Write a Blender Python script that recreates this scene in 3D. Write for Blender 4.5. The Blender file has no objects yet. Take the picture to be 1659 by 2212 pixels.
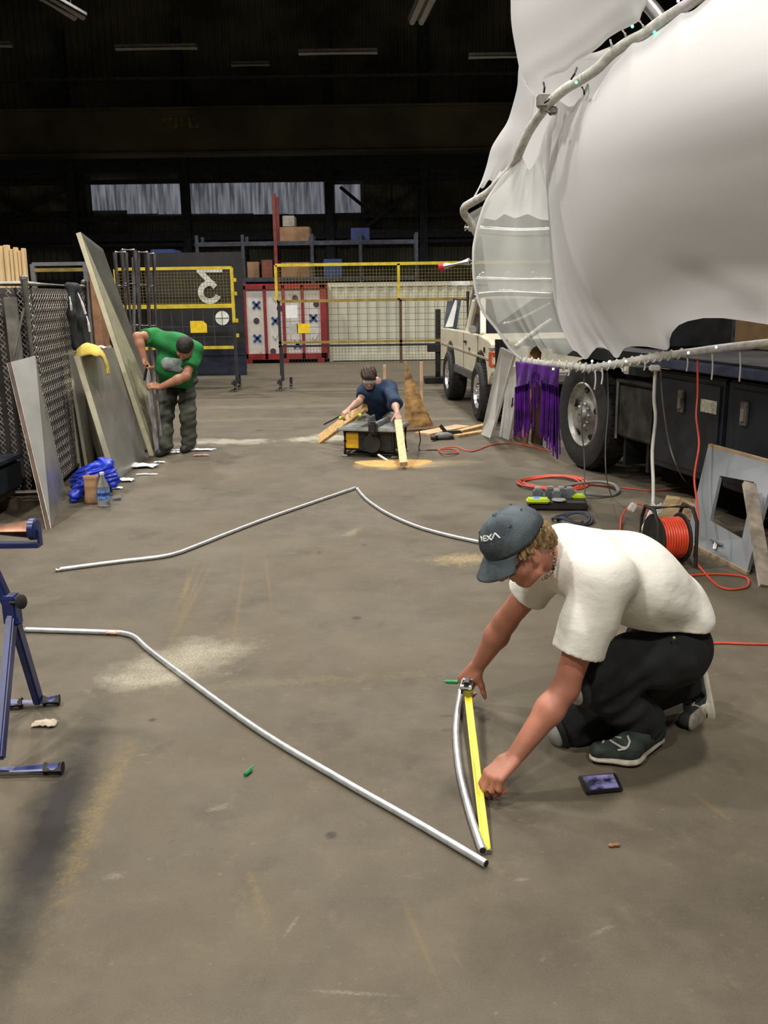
import bpy, bmesh, math, random
import numpy as np
from mathutils import Vector, Matrix
from mathutils.bvhtree import BVHTree
random.seed(7)
S = bpy.context.scene
COL = S.collection

# ------------------------------------------------------------------ camera
W_, H_ = 1659., 2212.
FOC = 1950.; CAMH = 1.6; HORY = 635.; CX = 829.5; CY = 1106.
PITCH = math.atan((CY - HORY) / FOC); ROLL = math.radians(0.8)
_f = np.array([0, math.cos(PITCH), -math.sin(PITCH)])
_u0 = np.array([0, math.sin(PITCH), math.cos(PITCH)]); _r0 = np.array([1., 0, 0])
_r = _r0 * math.cos(ROLL) - _u0 * math.sin(ROLL); _u = _u0 * math.cos(ROLL) + _r0 * math.sin(ROLL)
_c = np.array([0, 0, CAMH])
def ray(x, y): return _f + _r * (x - CX) / FOC - _u * (y - CY) / FOC
def G(x, y, z=0.0):
    d = ray(x, y); return Vector(_c + d * ((z - CAMH) / d[2]))
def P(x, y, Y):
    d = ray(x, y); return Vector(_c + d * (Y / d[1]))
def PX(p):
    v = np.array(p) - _c; w = v @ _f
    return (CX + FOC * (v @ _r) / w, CY - FOC * (v @ _u) / w)
cam = bpy.data.cameras.new('camera'); camo = bpy.data.objects.new('camera', cam); COL.objects.link(camo)
cam.sensor_fit = 'VERTICAL'; cam.sensor_height = 24.; cam.lens = 24. * FOC / H_
cam.clip_start = 0.05; cam.clip_end = 200
camo.matrix_world = Matrix(((_r[0], _u[0], -_f[0], 0), (_r[1], _u[1], -_f[1], 0), (_r[2], _u[2], -_f[2], CAMH), (0, 0, 0, 1)))
S.camera = camo

# ------------------------------------------------------------------ world, lamps, exposure
w = bpy.data.worlds.new('world'); S.world = w; w.use_nodes = True
w.node_tree.nodes['Background'].inputs[0].default_value = (0.55, 0.6, 0.75, 1)
w.node_tree.nodes['Background'].inputs[1].default_value = 0.0
S.view_settings.view_transform = 'Standard'; S.view_settings.look = 'None'
S.view_settings.exposure = -0.4; S.view_settings.gamma = 1.0
try: S.view_settings.use_curve_mapping = False
except Exception: pass
def spot(name, loc, target, power, color, size, cone, blend=0.6):
    l = bpy.data.lights.new(name, 'SPOT'); l.energy = power; l.color = color
    l.spot_size = math.radians(cone); l.spot_blend = blend; l.shadow_soft_size = size
    o = bpy.data.objects.new(name, l); COL.objects.link(o); o.location = loc
    o.rotation_euler = (Vector(target) - Vector(loc)).to_track_quat('-Z', 'Y').to_euler()
    return o
# the hall's own high-bay lamps: one kind, hung in rows under the roof trusses, all pointing straight down and all above the frame;
# beyond the last row the photograph shows the roof lights switched off
LAMP_COLOR = (1.0, 0.95, 0.86)
for LY in (-4.0, 4.0, 12.0, 20.0):
    for LX in (-5.0, 1.5):
        spot('highbay_lamp_offscreen', (LX, LY, 9.5), (LX, LY, 0), 2600, LAMP_COLOR, 0.35, 150, 0.5)
# ------------------------------------------------------------------ materials
MATS = {}
def _nt(name):
    m = bpy.data.materials.new(name); m.use_nodes = True
    nt = m.node_tree; b = nt.nodes['Principled BSDF']
    return m, nt, b
def mat(name, col, rough=0.6, metal=0.0, var=0.12, scale=8.0, bump=0.0, bscale=40.0, stretch=None, alpha=1.0, trans=0.0,
        emit=0.0, col2=None, spec=0.5, sheen=0.0, sss=0.0):
    if name in MATS: return MATS[name]
    m, nt, b = _nt(name); N = nt.nodes; L = nt.links
    tc = N.new('ShaderNodeTexCoord'); mp = N.new('ShaderNodeMapping'); L.new(tc.outputs['Object'], mp.inputs[0])
    if stretch: mp.inputs['Scale'].default_value = stretch
    nz = N.new('ShaderNodeTexNoise'); nz.inputs['Scale'].default_value = scale; nz.inputs['Detail'].default_value = 5
    L.new(mp.outputs[0], nz.inputs['Vector'])
    mx = N.new('ShaderNodeMix'); mx.data_type = 'RGBA'
    c2 = col2 if col2 else tuple(max(0, c * (1 - 2.2 * var)) for c in col)
    c1 = col if col2 else tuple(min(1, c * (1 + 0.8 * var)) for c in col)
    mx.inputs[6].default_value = (*c1, 1); mx.inputs[7].default_value = (*c2, 1)
    cr = N.new('ShaderNodeMapRange'); cr.inputs[1].default_value = 0.35; cr.inputs[2].default_value = 0.65
    L.new(nz.outputs['Fac'], cr.inputs[0]); L.new(cr.outputs[0], mx.inputs[0]); L.new(mx.outputs[2], b.inputs['Base Color'])
    b.inputs['Roughness'].default_value = rough; b.inputs['Metallic'].default_value = metal
    b.inputs['Specular IOR Level'].default_value = spec
    if sheen: b.inputs['Sheen Weight'].default_value = sheen
    if sss:
        b.inputs['Subsurface Weight'].default_value = sss; b.inputs['Subsurface Radius'].default_value = (0.012, 0.005, 0.003)
        b.inputs['Subsurface Scale'].default_value = 1.0
    if alpha < 1: b.inputs['Alpha'].default_value = alpha
    if trans: b.inputs['Transmission Weight'].default_value = trans
    if emit:
        b.inputs['Emission Color'].default_value = (*col, 1); b.inputs['Emission Strength'].default_value = emit
    if bump:
        n2 = N.new('ShaderNodeTexNoise'); n2.inputs['Scale'].default_value = bscale; n2.inputs['Detail'].default_value = 4
        L.new(mp.outputs[0], n2.inputs['Vector'])
        bp = N.new('ShaderNodeBump'); bp.inputs['Strength'].default_value = bump; bp.inputs['Distance'].default_value = 0.02
        L.new(n2.outputs['Fac'], bp.inputs['Height']); L.new(bp.outputs[0], b.inputs['Normal'])
    MATS[name] = m; return m

# ------------------------------------------------------------------ objects
ORI = {}
def tag(o, label=None, cat=None, group=None, kind=None):
    if label: o['label'] = label
    if cat: o['category'] = cat
    if group: o['group'] = group
    if kind: o['kind'] = kind
    return o
def thing(name, loc, label, cat, group=None, kind=None):
    o = bpy.data.objects.new(name, None); COL.objects.link(o); o.location = Vector(loc); o.empty_display_size = 0.1
    ORI[o.name] = Vector(loc); return tag(o, label, cat, group, kind)
def link(name, me, parent=None):
    o = bpy.data.objects.new(name, me); COL.objects.link(o)
    if parent is not None:
        o.parent = parent; ORI[o.name] = ORI[parent.name]
    else: ORI[o.name] = Vector((0, 0, 0))
    return o
def copy_tree(o, loc=None, label=None, group=None, parent=None):
    c = o.copy(); COL.objects.link(c); c.parent = parent
    if loc is not None: c.location = loc
    if label: c['label'] = label
    if group: c['group'] = group
    for ch in list(o.children): copy_tree(ch, parent=c)
    return c
def frame_from(d, upv=(0, 0, 1)):
    d = Vector(d).normalized(); upv = Vector(upv)
    if abs(d.dot(upv)) > 0.98: upv = Vector((1, 0, 0))
    a = d.cross(upv).normalized(); b = a.cross(d).normalized()
    return a, b, d
class MB:
    def __init__(s): s.v = []; s.f = []; s.T = None
    def add(s, vs, fs):
        o = len(s.v)
        s.v += [s.T @ Vector(v) if s.T else Vector(v) for v in vs]
        s.f += [tuple(i + o for i in f) for f in fs]; return s
    def box(s, c, size, R=None, taper=1.0):
        c = Vector(c); x, y, z = [q / 2 for q in size]
        vs = []
        for dz in (-1, 1):
            t = taper if dz > 0 else 1.0
            for dx, dy in ((-1, -1), (1, -1), (1, 1), (-1, 1)):
                p = Vector((dx * x * t, dy * y * t, dz * z)); vs.append(c + (R @ p if R else p))
        return s.add(vs, [(3, 2, 1, 0), (4, 5, 6, 7), (0, 1, 5, 4), (1, 2, 6, 5), (2, 3, 7, 6), (3, 0, 4, 7)])
    def bar(s, a, b, wd, ht=None, upv=(0, 0, 1)):
        a = Vector(a); b = Vector(b); ht = ht or wd; x, y, d = frame_from(b - a, upv)
        vs = []
        for p in (a, b):
            for i, j in ((-1, -1), (1, -1), (1, 1), (-1, 1)): vs.append(p + x * i * wd / 2 + y * j * ht / 2)
        return s.add(vs, [(3, 2, 1, 0), (4, 5, 6, 7), (0, 1, 5, 4), (1, 2, 6, 5), (2, 3, 7, 6), (3, 0, 4, 7)])
    def tube(s, pts, r, n=10, caps=True, closed=False, flat=None):
        pts = [Vector(p) for p in pts]; m = len(pts)
        rs = r if isinstance(r, (list, tuple)) else [r] * m
        vs = []; prev = None
        for i, p in enumerate(pts):
            if closed: t = pts[(i + 1) % m] - pts[i - 1]
            else: t = pts[min(i + 1, m - 1)] - pts[max(i - 1, 0)]
            if t.length < 1e-9: t = Vector((0, 0, 1))
            t.normalize()
            if prev is None: a, b, _ = frame_from(t)
            else:
                a = prev - t * prev.dot(t)
                if a.length < 1e-6: a, b, _ = frame_from(t)
                a.normalize(); b = t.cross(a)
            prev = a
            for k in range(n):
                g = 2 * math.pi * k / n
                vs.append(p + a * math.cos(g) * rs[i] + b * math.sin(g) * rs[i] * (flat or 1))
        fs = []
        for i in range(m if closed else m - 1):
            j = (i + 1) % m
            for k in range(n):
                k2 = (k + 1) % n; fs.append((i * n + k, i * n + k2, j * n + k2, j * n + k))
        if caps and not closed:
            fs.append(tuple(range(n - 1, -1, -1))); fs.append(tuple((m - 1) * n + k for k in range(n)))
        return s.add(vs, fs)
    def lathe(s, prof, c=(0, 0, 0), axis=(0, 0, 1), n=24, caps=True):
        c = Vector(c); a, b, d = frame_from(axis); vs = []
        for r, h in prof:
            for k in range(n):
                g = 2 * math.pi * k / n; vs.append(c + d * h + (a * math.cos(g) + b * math.sin(g)) * r)
        fs = [(i * n + k, i * n + (k + 1) % n, (i + 1) * n + (k + 1) % n, (i + 1) * n + k) for i in range(len(prof) - 1) for k in range(n)]
        if caps:
            fs.append(tuple(range(n - 1, -1, -1))); fs.append(tuple((len(prof) - 1) * n + k for k in range(n)))
        return s.add(vs, fs)
    def prism(s, poly, off):
        n = len(poly); off = Vector(off); vs = [Vector(p) for p in poly] + [Vector(p) + off for p in poly]
        fs = [tuple(range(n - 1, -1, -1)), tuple(range(n, 2 * n))] + [(i, (i + 1) % n, n + (i + 1) % n, n + i) for i in range(n)]
        return s.add(vs, fs)
    def grid(s, rows, closed=False):
        m = len(rows); n = len(rows[0]); vs = [p for r in rows for p in r]; fs = []
        for i in range(m - 1):
            for k in range(n if closed else n - 1):
                k2 = (k + 1) % n; fs.append((i * n + k, i * n + k2, (i + 1) * n + k2, (i + 1) * n + k))
        return s.add(vs, fs)
    def ell(s, c, r, R=None, n=16, m=10):
        c = Vector(c); rows = []
        for i in range(m + 1):
            th = math.pi * i / m; row = []
            for k in range(n):
                g = 2 * math.pi * k / n
                p = Vector((r[0] * math.sin(th) * math.cos(g), r[1] * math.sin(th) * math.sin(g), r[2] * math.cos(th)))
                row.append(c + (R @ p if R else p))
            rows.append(row)
        return s.grid(rows, True)
    def build(s, name, m, parent=None, smooth=False, bevel=0.0, solid=0.0, flip=True):
        o0 = ORI[parent.name] if parent is not None else Vector((0, 0, 0))
        me = bpy.data.meshes.new(name); me.from_pydata([tuple(v - o0) for v in s.v], [], s.f)
        bm = bmesh.new(); bm.from_mesh(me); bmesh.ops.remove_doubles(bm, verts=bm.verts, dist=1e-6)
        if flip: bmesh.ops.recalc_face_normals(bm, faces=bm.faces)
        if bevel: bmesh.ops.bevel(bm, geom=[e for e in bm.edges if len(e.link_faces) == 2 and e.calc_face_angle(0) > 0.6], offset=bevel, segments=2, affect='EDGES', clamp_overlap=True)
        bm.to_mesh(me); bm.free()
        if smooth:
            me.polygons.foreach_set('use_smooth', [True] * len(me.polygons))
            if smooth != 'all': me.set_sharp_from_angle(angle=math.radians(40))
        me.materials.append(m); o = link(name, me, parent)
        if solid:
            md = o.modifiers.new('thickness', 'SOLIDIFY'); md.thickness = solid; md.offset = 0
        return o
def solo(mb, name, m, label, cat, group=None, kind=None, **k):
    """a thing that is one mesh: origin at its own base"""
    c = sum((Vector(v) for v in mb.v), Vector()) / len(mb.v); c.z = min(v[2] for v in mb.v)
    e = bpy.data.objects.new('tmp', None); ORI[e.name] = c
    class _p: name = e.name
    o0 = c; mb.v = [v - o0 for v in mb.v]
    bpy.data.objects.remove(e)
    o = mb.build(name, m, None, **k); o.location = o0; ORI[o.name] = o0
    return tag(o, label, cat, group, kind)
def smooth_path(pts, n=8, closed=False):
    pts = [Vector(p) for p in pts]; out = []; m = len(pts)
    for i in range(m if closed else m - 1):
        if closed: p0, p1, p2, p3 = pts[i - 1], pts[i], pts[(i + 1) % m], pts[(i + 2) % m]
        else: p0, p1, p2, p3 = pts[max(i - 1, 0)], pts[i], pts[i + 1], pts[min(i + 2, m - 1)]
        for k in range(n):
            t = k / n
            out.append(0.5 * ((2 * p1) + (-p0 + p2) * t + (2 * p0 - 5 * p1 + 4 * p2 - p3) * t * t + (-p0 + 3 * p1 - 3 * p2 + p3) * t ** 3))
    if not closed: out.append(pts[-1])
    return out
def fnoise(x, y, z=0.0):
    from mathutils import noise
    return noise.noise(Vector((x, y, z)))

# ------------------------------------------------------------------ signed-distance bodies (smooth union, surface nets)
def sdf_mesh(prims, res=0.006, k=0.02, disp=None, cuts=()):
    lo = np.array([1e9] * 3); hi = -lo
    for p in prims:
        pts = [np.array(p[1]), np.array(p[2])] if p[0] == 'c' else [np.array(p[1])]
        rr = max(p[3], p[4]) * 1.0 if p[0] == 'c' else max(p[2])
        for q in pts: lo = np.minimum(lo, q - rr); hi = np.maximum(hi, q + rr)
    lo -= 4 * res; hi += 4 * res; n = np.ceil((hi - lo) / res).astype(int) + 1
    f = np.full(n, 1.0, np.float32); mg = k + 3 * res
    for p in prims:
        if p[0] == 'c':
            a, b = np.array(p[1], float), np.array(p[2], float); ra, rb = p[3], p[4]; kk = p[6] if len(p) > 6 else k
            fl = p[5] if len(p) > 5 else None; rr = max(ra, rb)
            bl = np.minimum(a, b) - rr - mg; bh = np.maximum(a, b) + rr + mg
        else:
            a = np.array(p[1], float); r = np.array(p[2], float); R = np.array(p[3]) if len(p) > 3 and p[3] is not None else np.eye(3)
            kk = p[4] if len(p) > 4 else k
            bl = a - r.max() - mg; bh = a + r.max() + mg
        i0 = np.maximum(0, np.floor((bl - lo) / res).astype(int)); i1 = np.minimum(n, np.ceil((bh - lo) / res).astype(int) + 1)
        ax = [(lo[q] + res * np.arange(i0[q], i1[q])).astype(np.float32) for q in range(3)]
        X, Y, Z = np.meshgrid(*ax, indexing='ij')
        if p[0] == 'c':
            d = b - a; L2 = max(d @ d, 1e-12)
            px, py, pz = X - a[0], Y - a[1], Z - a[2]
            t = np.clip((px * d[0] + py * d[1] + pz * d[2]) / L2, 0, 1)
            qx, qy, qz = px - t * d[0], py - t * d[1], pz - t * d[2]
            if fl is not None:
                nn, fk = np.array(fl[0], float), fl[1]; nn = nn / np.linalg.norm(nn)
                c = (qx * nn[0] + qy * nn[1] + qz * nn[2]) * (1 / fk - 1)
                qx, qy, qz = qx + c * nn[0], qy + c * nn[1], qz + c * nn[2]
            dd = np.sqrt(qx * qx + qy * qy + qz * qz) - (ra + t * (rb - ra))
            if fl is not None and fl[1] < 1: dd = dd * fl[1] ** 0.5
        else:
            px, py, pz = X - a[0], Y - a[1], Z - a[2]
            u = [(px * R[0][q] + py * R[1][q] + pz * R[2][q]) for q in range(3)]
            k0 = np.sqrt(sum((u[q] / r[q]) ** 2 for q in range(3))); k1 = np.sqrt(sum((u[q] / r[q] ** 2) ** 2 for q in range(3))) + 1e-9
            dd = k0 * (k0 - 1) / k1
        sub = f[i0[0]:i1[0], i0[1]:i1[1], i0[2]:i1[2]]
        h = np.clip(0.5 + 0.5 * (dd - sub) / kk, 0, 1)
        sub[...] = dd * (1 - h) + sub * h - kk * h * (1 - h)
    if disp is not None:
        band = np.argwhere(np.abs(f) < 0.05)
        pts = lo + band * res; f[band[:, 0], band[:, 1], band[:, 2]] += disp(pts).astype(np.float32)
    for cp, cn, cr_ in cuts:      # flat hems: remove what lies beyond a plane, near the hem only
        cp = np.array(cp, float); cn = np.array(cn, float); cn = cn / np.linalg.norm(cn)
        i0 = np.maximum(0, np.floor((cp - cr_ - lo) / res).astype(int)); i1 = np.minimum(n, np.ceil((cp + cr_ - lo) / res).astype(int) + 1)
        ax = [(lo[q] + res * np.arange(i0[q], i1[q]) - cp[q]).astype(np.float32) for q in range(3)]
        X, Y, Z = np.meshgrid(*ax, indexing='ij'); pl = X * cn[0] + Y * cn[1] + Z * cn[2]
        sub = f[i0[0]:i1[0], i0[1]:i1[1], i0[2]:i1[2]]; near = X * X + Y * Y + Z * Z < cr_ * cr_
        sub[near] = np.maximum(sub, pl)[near]
    ins = f < 0
    c8 = [(i, j, l) for i in (0, 1) for j in (0, 1) for l in (0, 1)]
    cnt = np.zeros(np.array(n) - 1, np.int8)
    for i, j, l in c8: cnt += ins[i:n[0] - 1 + i, j:n[1] - 1 + j, l:n[2] - 1 + l]
    act = np.argwhere((cnt > 0) & (cnt < 8)); idm = -np.ones(np.array(n) - 1, np.int32)
    idm[act[:, 0], act[:, 1], act[:, 2]] = np.arange(len(act))
    val = np.stack([f[act[:, 0] + i, act[:, 1] + j, act[:, 2] + l] for i, j, l in c8], 1)
    acc = np.zeros((len(act), 3)); num = np.zeros(len(act))
    for e0 in range(8):
        for e1 in range(e0 + 1, 8):
            A, B = np.array(c8[e0]), np.array(c8[e1])
            if np.abs(A - B).sum() != 1: continue
            va, vb = val[:, e0], val[:, e1]; m = (va < 0) != (vb < 0)
            t = np.where(m, va / np.where(m, va - vb, 1), 0)
            acc[m] += (A + t[:, None] * (B - A))[m]; num[m] += 1
    V = lo + (act + acc / num[:, None]) * res
    F = []
    for axs in range(3):
        o1, o2 = (axs + 1) % 3, (axs + 2) % 3
        sl0 = [slice(None)] * 3; sl1 = [slice(None)] * 3; sl0[axs] = slice(0, -1); sl1[axs] = slice(1, None)
        ch = np.argwhere(ins[tuple(sl0)] != ins[tuple(sl1)])
        ch = ch[(ch[:, o1] > 0) & (ch[:, o2] > 0)]
        q = []
        for d1, d2 in ((1, 1), (0, 1), (0, 0), (1, 0)):
            c = ch.copy(); c[:, o1] -= d1; c[:, o2] -= d2; q.append(idm[c[:, 0], c[:, 1], c[:, 2]])
        q = np.stack(q, 1); fl_ = ~ins[ch[:, 0], ch[:, 1], ch[:, 2]]
        q[fl_] = q[fl_][:, ::-1]; F.append(q)
    return V, np.concatenate(F)
def sdf_obj(name, prims, m, parent=None, res=0.006, k=0.02, disp=None, smooth_it=2, cuts=()):
    V, F = sdf_mesh(prims, res, k, disp, cuts); o0 = np.array(ORI[parent.name]) if parent is not None else 0
    me = bpy.data.meshes.new(name); me.from_pydata((V - o0).tolist(), [], F.tolist())
    me.polygons.foreach_set('use_smooth', [True] * len(me.polygons)); me.update()
    me.materials.append(m); o = link(name, me, parent)
    if smooth_it:
        md = o.modifiers.new('smooth', 'SMOOTH'); md.factor = 0.5; md.iterations = smooth_it
    return o
def hand(pr, wrist, d, nrm, thumb_side, curls=(25, 35, 30), sc=1.0, tcurl=20, spread=5, tdir=(0.55, 0.7, 0.35)):
    """five separate bent fingers and a thumb from the side of the palm"""
    w = Vector(wrist); d = Vector(d).normalized(); n = Vector(nrm); n = (n - d * n.dot(d)).normalized()
    s = d.cross(n) * thumb_side
    tips = []
    offs = [0.030, 0.010, -0.011, -0.030]; base = [0.090, 0.095, 0.090, 0.080]; ln = [0.92, 1.0, 0.94, 0.76]
    for i in range(4):
        kb = w + (d * base[i] + s * offs[i]) * sc
        pr.append(('c', w + (d * 0.012 + s * offs[i] * 0.62) * sc, kb, 0.0165 * sc, 0.0125 * sc, None, 0.012))
        a = math.radians(spread * (1.5 - i)); dd = (d * math.cos(a) + s * math.sin(a)).normalized()
        p = kb; ang = 0; rr = [0.0105, 0.0095, 0.0088, 0.0075]
        cu = curls[i] if isinstance(curls[0], (tuple, list)) else curls
        for q, l in enumerate((0.045, 0.028, 0.022)):
            ang += math.radians(cu[q]); v = dd * math.cos(ang) + n * math.sin(ang)
            e = p + v * l * ln[i] * sc; pr.append(('c', p, e, rr[q] * sc, rr[q + 1] * sc, None, 0.006)); p = e
        tips.append(p)
    tb = w + (d * 0.028 + s * 0.024) * sc; td = (d * tdir[0] + s * tdir[1] + n * tdir[2]).normalized()
    t1 = tb + td * 0.042 * sc; pr.append(('c', tb, t1, 0.0165 * sc, 0.0125 * sc, None, 0.012))
    td2 = (td + (d * 0.6 + n * 0.5 - s * 0.2) * math.sin(math.radians(tcurl))).normalized()
    t2 = t1 + td2 * 0.032 * sc; pr.append(('c', t1, t2, 0.0120 * sc, 0.0105 * sc, None, 0.006))
    t3 = t2 + (td2 + n * 0.2).normalized() * 0.024 * sc; pr.append(('c', t2, t3, 0.0105 * sc, 0.0082 * sc, None, 0.006))
    return tips, t3
# ------------------------------------------------------------------ the hall: floor, walls, roof, steelwork
def floor_material():
    m, nt, b = _nt('oil_stained_floor'); N = nt.nodes; L = nt.links
    geo = N.new('ShaderNodeNewGeometry'); pos = geo.outputs['Position']
    def noise(sc, det=5, vec=None, rough=0.55):
        n = N.new('ShaderNodeTexNoise'); n.inputs['Scale'].default_value = sc; n.inputs['Detail'].default_value = det
        n.inputs['Roughness'].default_value = rough; L.new(vec or pos, n.inputs['Vector']); return n.outputs['Fac']
    def mapr(x, a, b_, c=0., d=1.):
        n = N.new('ShaderNodeMapRange'); n.inputs[1].default_value = a; n.inputs[2].default_value = b_
        n.inputs[3].default_value = c; n.inputs[4].default_value = d; L.new(x, n.inputs[0]); return n.outputs[0]
    def math_(op, x, y=None):
        n = N.new('ShaderNodeMath'); n.operation = op
        for i, q in enumerate((x, y)):
            if q is None: continue
            if isinstance(q, (int, float)): n.inputs[i].default_value = q
            else: L.new(q, n.inputs[i])
        return n.outputs[0]
    def mix(fac, c0, c1):
        n = N.new('ShaderNodeMix'); n.data_type = 'RGBA'
        for i, q in ((0, fac), (6, c0), (7, c1)):
            if isinstance(q, tuple): n.inputs[i].default_value = (*q, 1)
            elif isinstance(q, float): n.inputs[i].default_value = q
            else: L.new(q, n.inputs[i])
        return n.outputs[2]
    def mapping(loc, rot, scl):
        n = N.new('ShaderNodeMapping'); n.vector_type = 'TEXTURE'
        n.inputs['Location'].default_value = (*loc, 0); n.inputs['Rotation'].default_value = (0, 0, rot); n.inputs['Scale'].default_value = (*scl, 1)
        L.new(pos, n.inputs[0]); return n.outputs[0]
    col = mix(mapr(noise(0.55, 6), 0.35, 0.65), (0.118, 0.098, 0.068), (0.076, 0.063, 0.045))
    col = mix(mapr(noise(4.0, 8, None, 0.7), 0.40, 0.70, 0, 0.75), col, (0.140, 0.118, 0.084))
    col = mix(mapr(noise(220., 3, None, 0.8), 0.50, 0.72, 0, 0.6), col, (0.16, 0.14, 0.11))
    col = mix(mapr(noise(160., 3, None, 0.8), 0.58, 0.75, 0, 0.6), col, (0.04, 0.034, 0.028))
    # worn scuffs along the travel direction and across it
    for rot, sc, th, amt, c1 in ((0.35, (0.03, 0.28), 0.67, 0.35, (0.17, 0.135, 0.085)), (-0.18, (0.03, 0.20), 0.70, 0.35, (0.17, 0.145, 0.105)), (1.35, (0.025, 0.25), 0.69, 0.35, (0.15, 0.125, 0.085))):
        v = mapping((0.3, 0.1), rot, sc)
        col = mix(mapr(noise(1.0, 4, v, 0.6), th, th + 0.1, 0, amt), col, c1)
    # pale chips and grit pressed into the surface
    col = mix(mapr(noise(28., 2, None, 0.5), 0.70, 0.76, 0, 0.32), col, (0.22, 0.19, 0.145))
    col = mix(mapr(noise(9., 6, None, 0.75), 0.57, 0.72, 0, 0.6), col, (0.165, 0.135, 0.092))
    col = mix(mapr(noise(2.2, 7, None, 0.72), 0.56, 0.74, 0, 0.55), col, (0.052, 0.043, 0.034))
    # dark drips
    col = mix(mapr(noise(5.5, 2), 0.73, 0.78, 0, 0.7), col, (0.035, 0.03, 0.026))
    def patch(c, rot, rad, colr, amt, nz=5.0, wob=0.5, soft=0.5, grain=None):
        nonlocal col
        v = mapping(c, rot, rad); ln = N.new('ShaderNodeVectorMath'); ln.operation = 'LENGTH'; L.new(v, ln.inputs[0])
        d = math_('ADD', ln.outputs['Value'], math_('MULTIPLY', math_('SUBTRACT', noise(max(nz, 0.9 / min(rad)), 6, None, 0.75), 0.5), wob * 4))
        k = mapr(d, 1.0, 1.0 - soft, 0, amt)
        if grain is None and amt < 0.8: grain = 75.
        if grain: k = math_('MULTIPLY', k, mapr(noise(grain, 4, None, 0.8), 0.35, 0.55))
        col = mix(k, col, colr)
    g = lambda x, y: tuple(G(x, y))[:2]
    # dark rubber smear
    a, b_ = G(230, 1560), G(20, 2130); mid = ((a.x + b_.x) / 2 - .05, (a.y + b_.y) / 2); ang = math.atan2(b_.y - a.y, b_.x - a.x)
    patch(mid, ang, ((a - b_).length * .74, 0.135), (0.016, 0.014, 0.013), 0.95, 3.5, 0.2, 0.75)
    for x0, y0, x1, y1, wd in ((270, 1600, 110, 2000, 0.05), (460, 1215, 350, 1420, 0.02), (530, 1200, 500, 1420, 0.015), (300, 1580, 190, 1800, 0.03), (430, 1205, 372, 1335, 0.022), (408, 1225, 395, 1330, 0.02), (445, 1210, 385, 1345, 0.015), (570, 1190, 590, 1330, 0.012), (540, 1880, 580, 2010, 0.02), (860, 1925, 960, 2150, 0.012), (1480, 1700, 1600, 1790, 0.015), (1340, 1690, 1380, 1760, 0.012)):
        a, b_ = G(x0, y0), G(x1, y1); ang = math.atan2(b_.y - a.y, b_.x - a.x)
        patch(((a.x + b_.x) / 2, (a.y + b_.y) / 2), ang, ((a - b_).length * .55, wd), (0.19, 0.14, 0.065), 0.6, 16, 1.1, 0.9)
    # spilled white filler dust, sawdust, straw, worn paint
    patch(g(395, 1425), 0.62, (0.40, 0.24), (0.40, 0.37, 0.29), 0.85, 4.0, 0.55, 0.8, 110.)
    patch(g(325, 1468), 0.3, (0.24, 0.12), (0.40, 0.37, 0.29), 0.75, 6.0, 0.5, 0.8, 110.)
    patch(g(1000, 1208), 0.2, (0.28, 0.14), (0.40, 0.31, 0.15), 0.7, 9.0, 0.7, 0.7, 45.)
    patch(g(850, 1003), 0.0, (0.46, 0.28), (0.62, 0.36, 0.12), 0.9, 5.0, 0.35, 0.8)
    patch(g(930, 1000), 0.0, (0.60, 0.25), (0.42, 0.34, 0.19), 0.7, 3.0, 0.4, 0.9)
    patch(g(490, 955), 0.03, (0.55, 0.24), (0.40, 0.38, 0.31), 0.85, 3.0, 0.75, 0.6)
    patch(g(440, 952), 0.0, (0.30, 0.20), (0.38, 0.36, 0.29), 0.7, 4.0, 0.7, 0.6)
    patch(g(690, 948), 0.03, (0.42, 0.34), (0.40, 0.38, 0.31), 0.85, 3.0, 0.75, 0.6)
    patch(g(600, 878), 0.02, (2.2, 0.26), (0.20, 0.18, 0.14), 0.6, 2.5, 1.1, 0.9)
    patch(g(600, 905), 0.02, (2.0, 0.24), (0.19, 0.17, 0.13), 0.6, 2.5, 1.1, 0.9)
    patch(g(940, 905), 0.02, (1.2, 0.2), (0.22, 0.20, 0.15), 0.6, 2.5, 1.0, 0.9)
    patch(g(760, 1150), 1.2, (0.16, 0.05), (0.30, 0.25, 0.17), 0.6, 9.0, 0.7, 0.8)
    patch(g(590, 1475), 0.1, (1.0, 0.06), (0.19, 0.155, 0.09), 0.4, 12.0, 1.2, 0.9)
    for x, y, a_, rx, ry in ((470, 1745, .4, .05, .018), (245, 1893, .2, .04, .02), (1190, 1560, .1, .03, .01), (310, 1630, .2, .03, .012), (630, 2000, 1.2, .06, .008), (760, 2145, -.1, .12, .008), (1125, 1900, .2, .03, .01), (1300, 2010, .5, .05, .01)):
        patch(g(x, y), a_, (rx, ry), (0.27, 0.24, 0.19), 0.5, 22, 0.8, 0.9)
    for x, y, r in ((715, 1805, .025), (770, 1335, .03), (330, 1555, .02), (560, 930, .06)):
        patch(g(x, y), 0, (r, r), (0.03, 0.027, 0.024), 0.8, 20, 0.4, 0.6)
    L.new(col, b.inputs['Base Color'])
    L.new(mapr(noise(1.3, 5), 0.3, 0.7, 0.62, 0.85), b.inputs['Roughness']); b.inputs['Specular IOR Level'].default_value = 0.35
    bp = N.new('ShaderNodeBump'); bp.inputs['Strength'].default_value = 0.25; bp.inputs['Distance'].default_value = 0.004
    L.new(noise(130., 5, None, 0.8), bp.inputs['Height']); L.new(bp.outputs[0], b.inputs['Normal'])
    return m
BACKY = 36.0; XL, XR = -22.0, 22.0; ROOF = 15.0
M_steel = mat('dark_steelwork', (0.055, 0.062, 0.085), 0.6, 0.3, 0.2)
M_wall = mat('dirty_corrugated_wall', (0.15, 0.145, 0.115), 0.8, 0, 0.25, 0.6)
M_roof = mat('sooty_roof_deck', (0.09, 0.095, 0.11), 0.85, 0, 0.25, 0.4)
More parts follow.
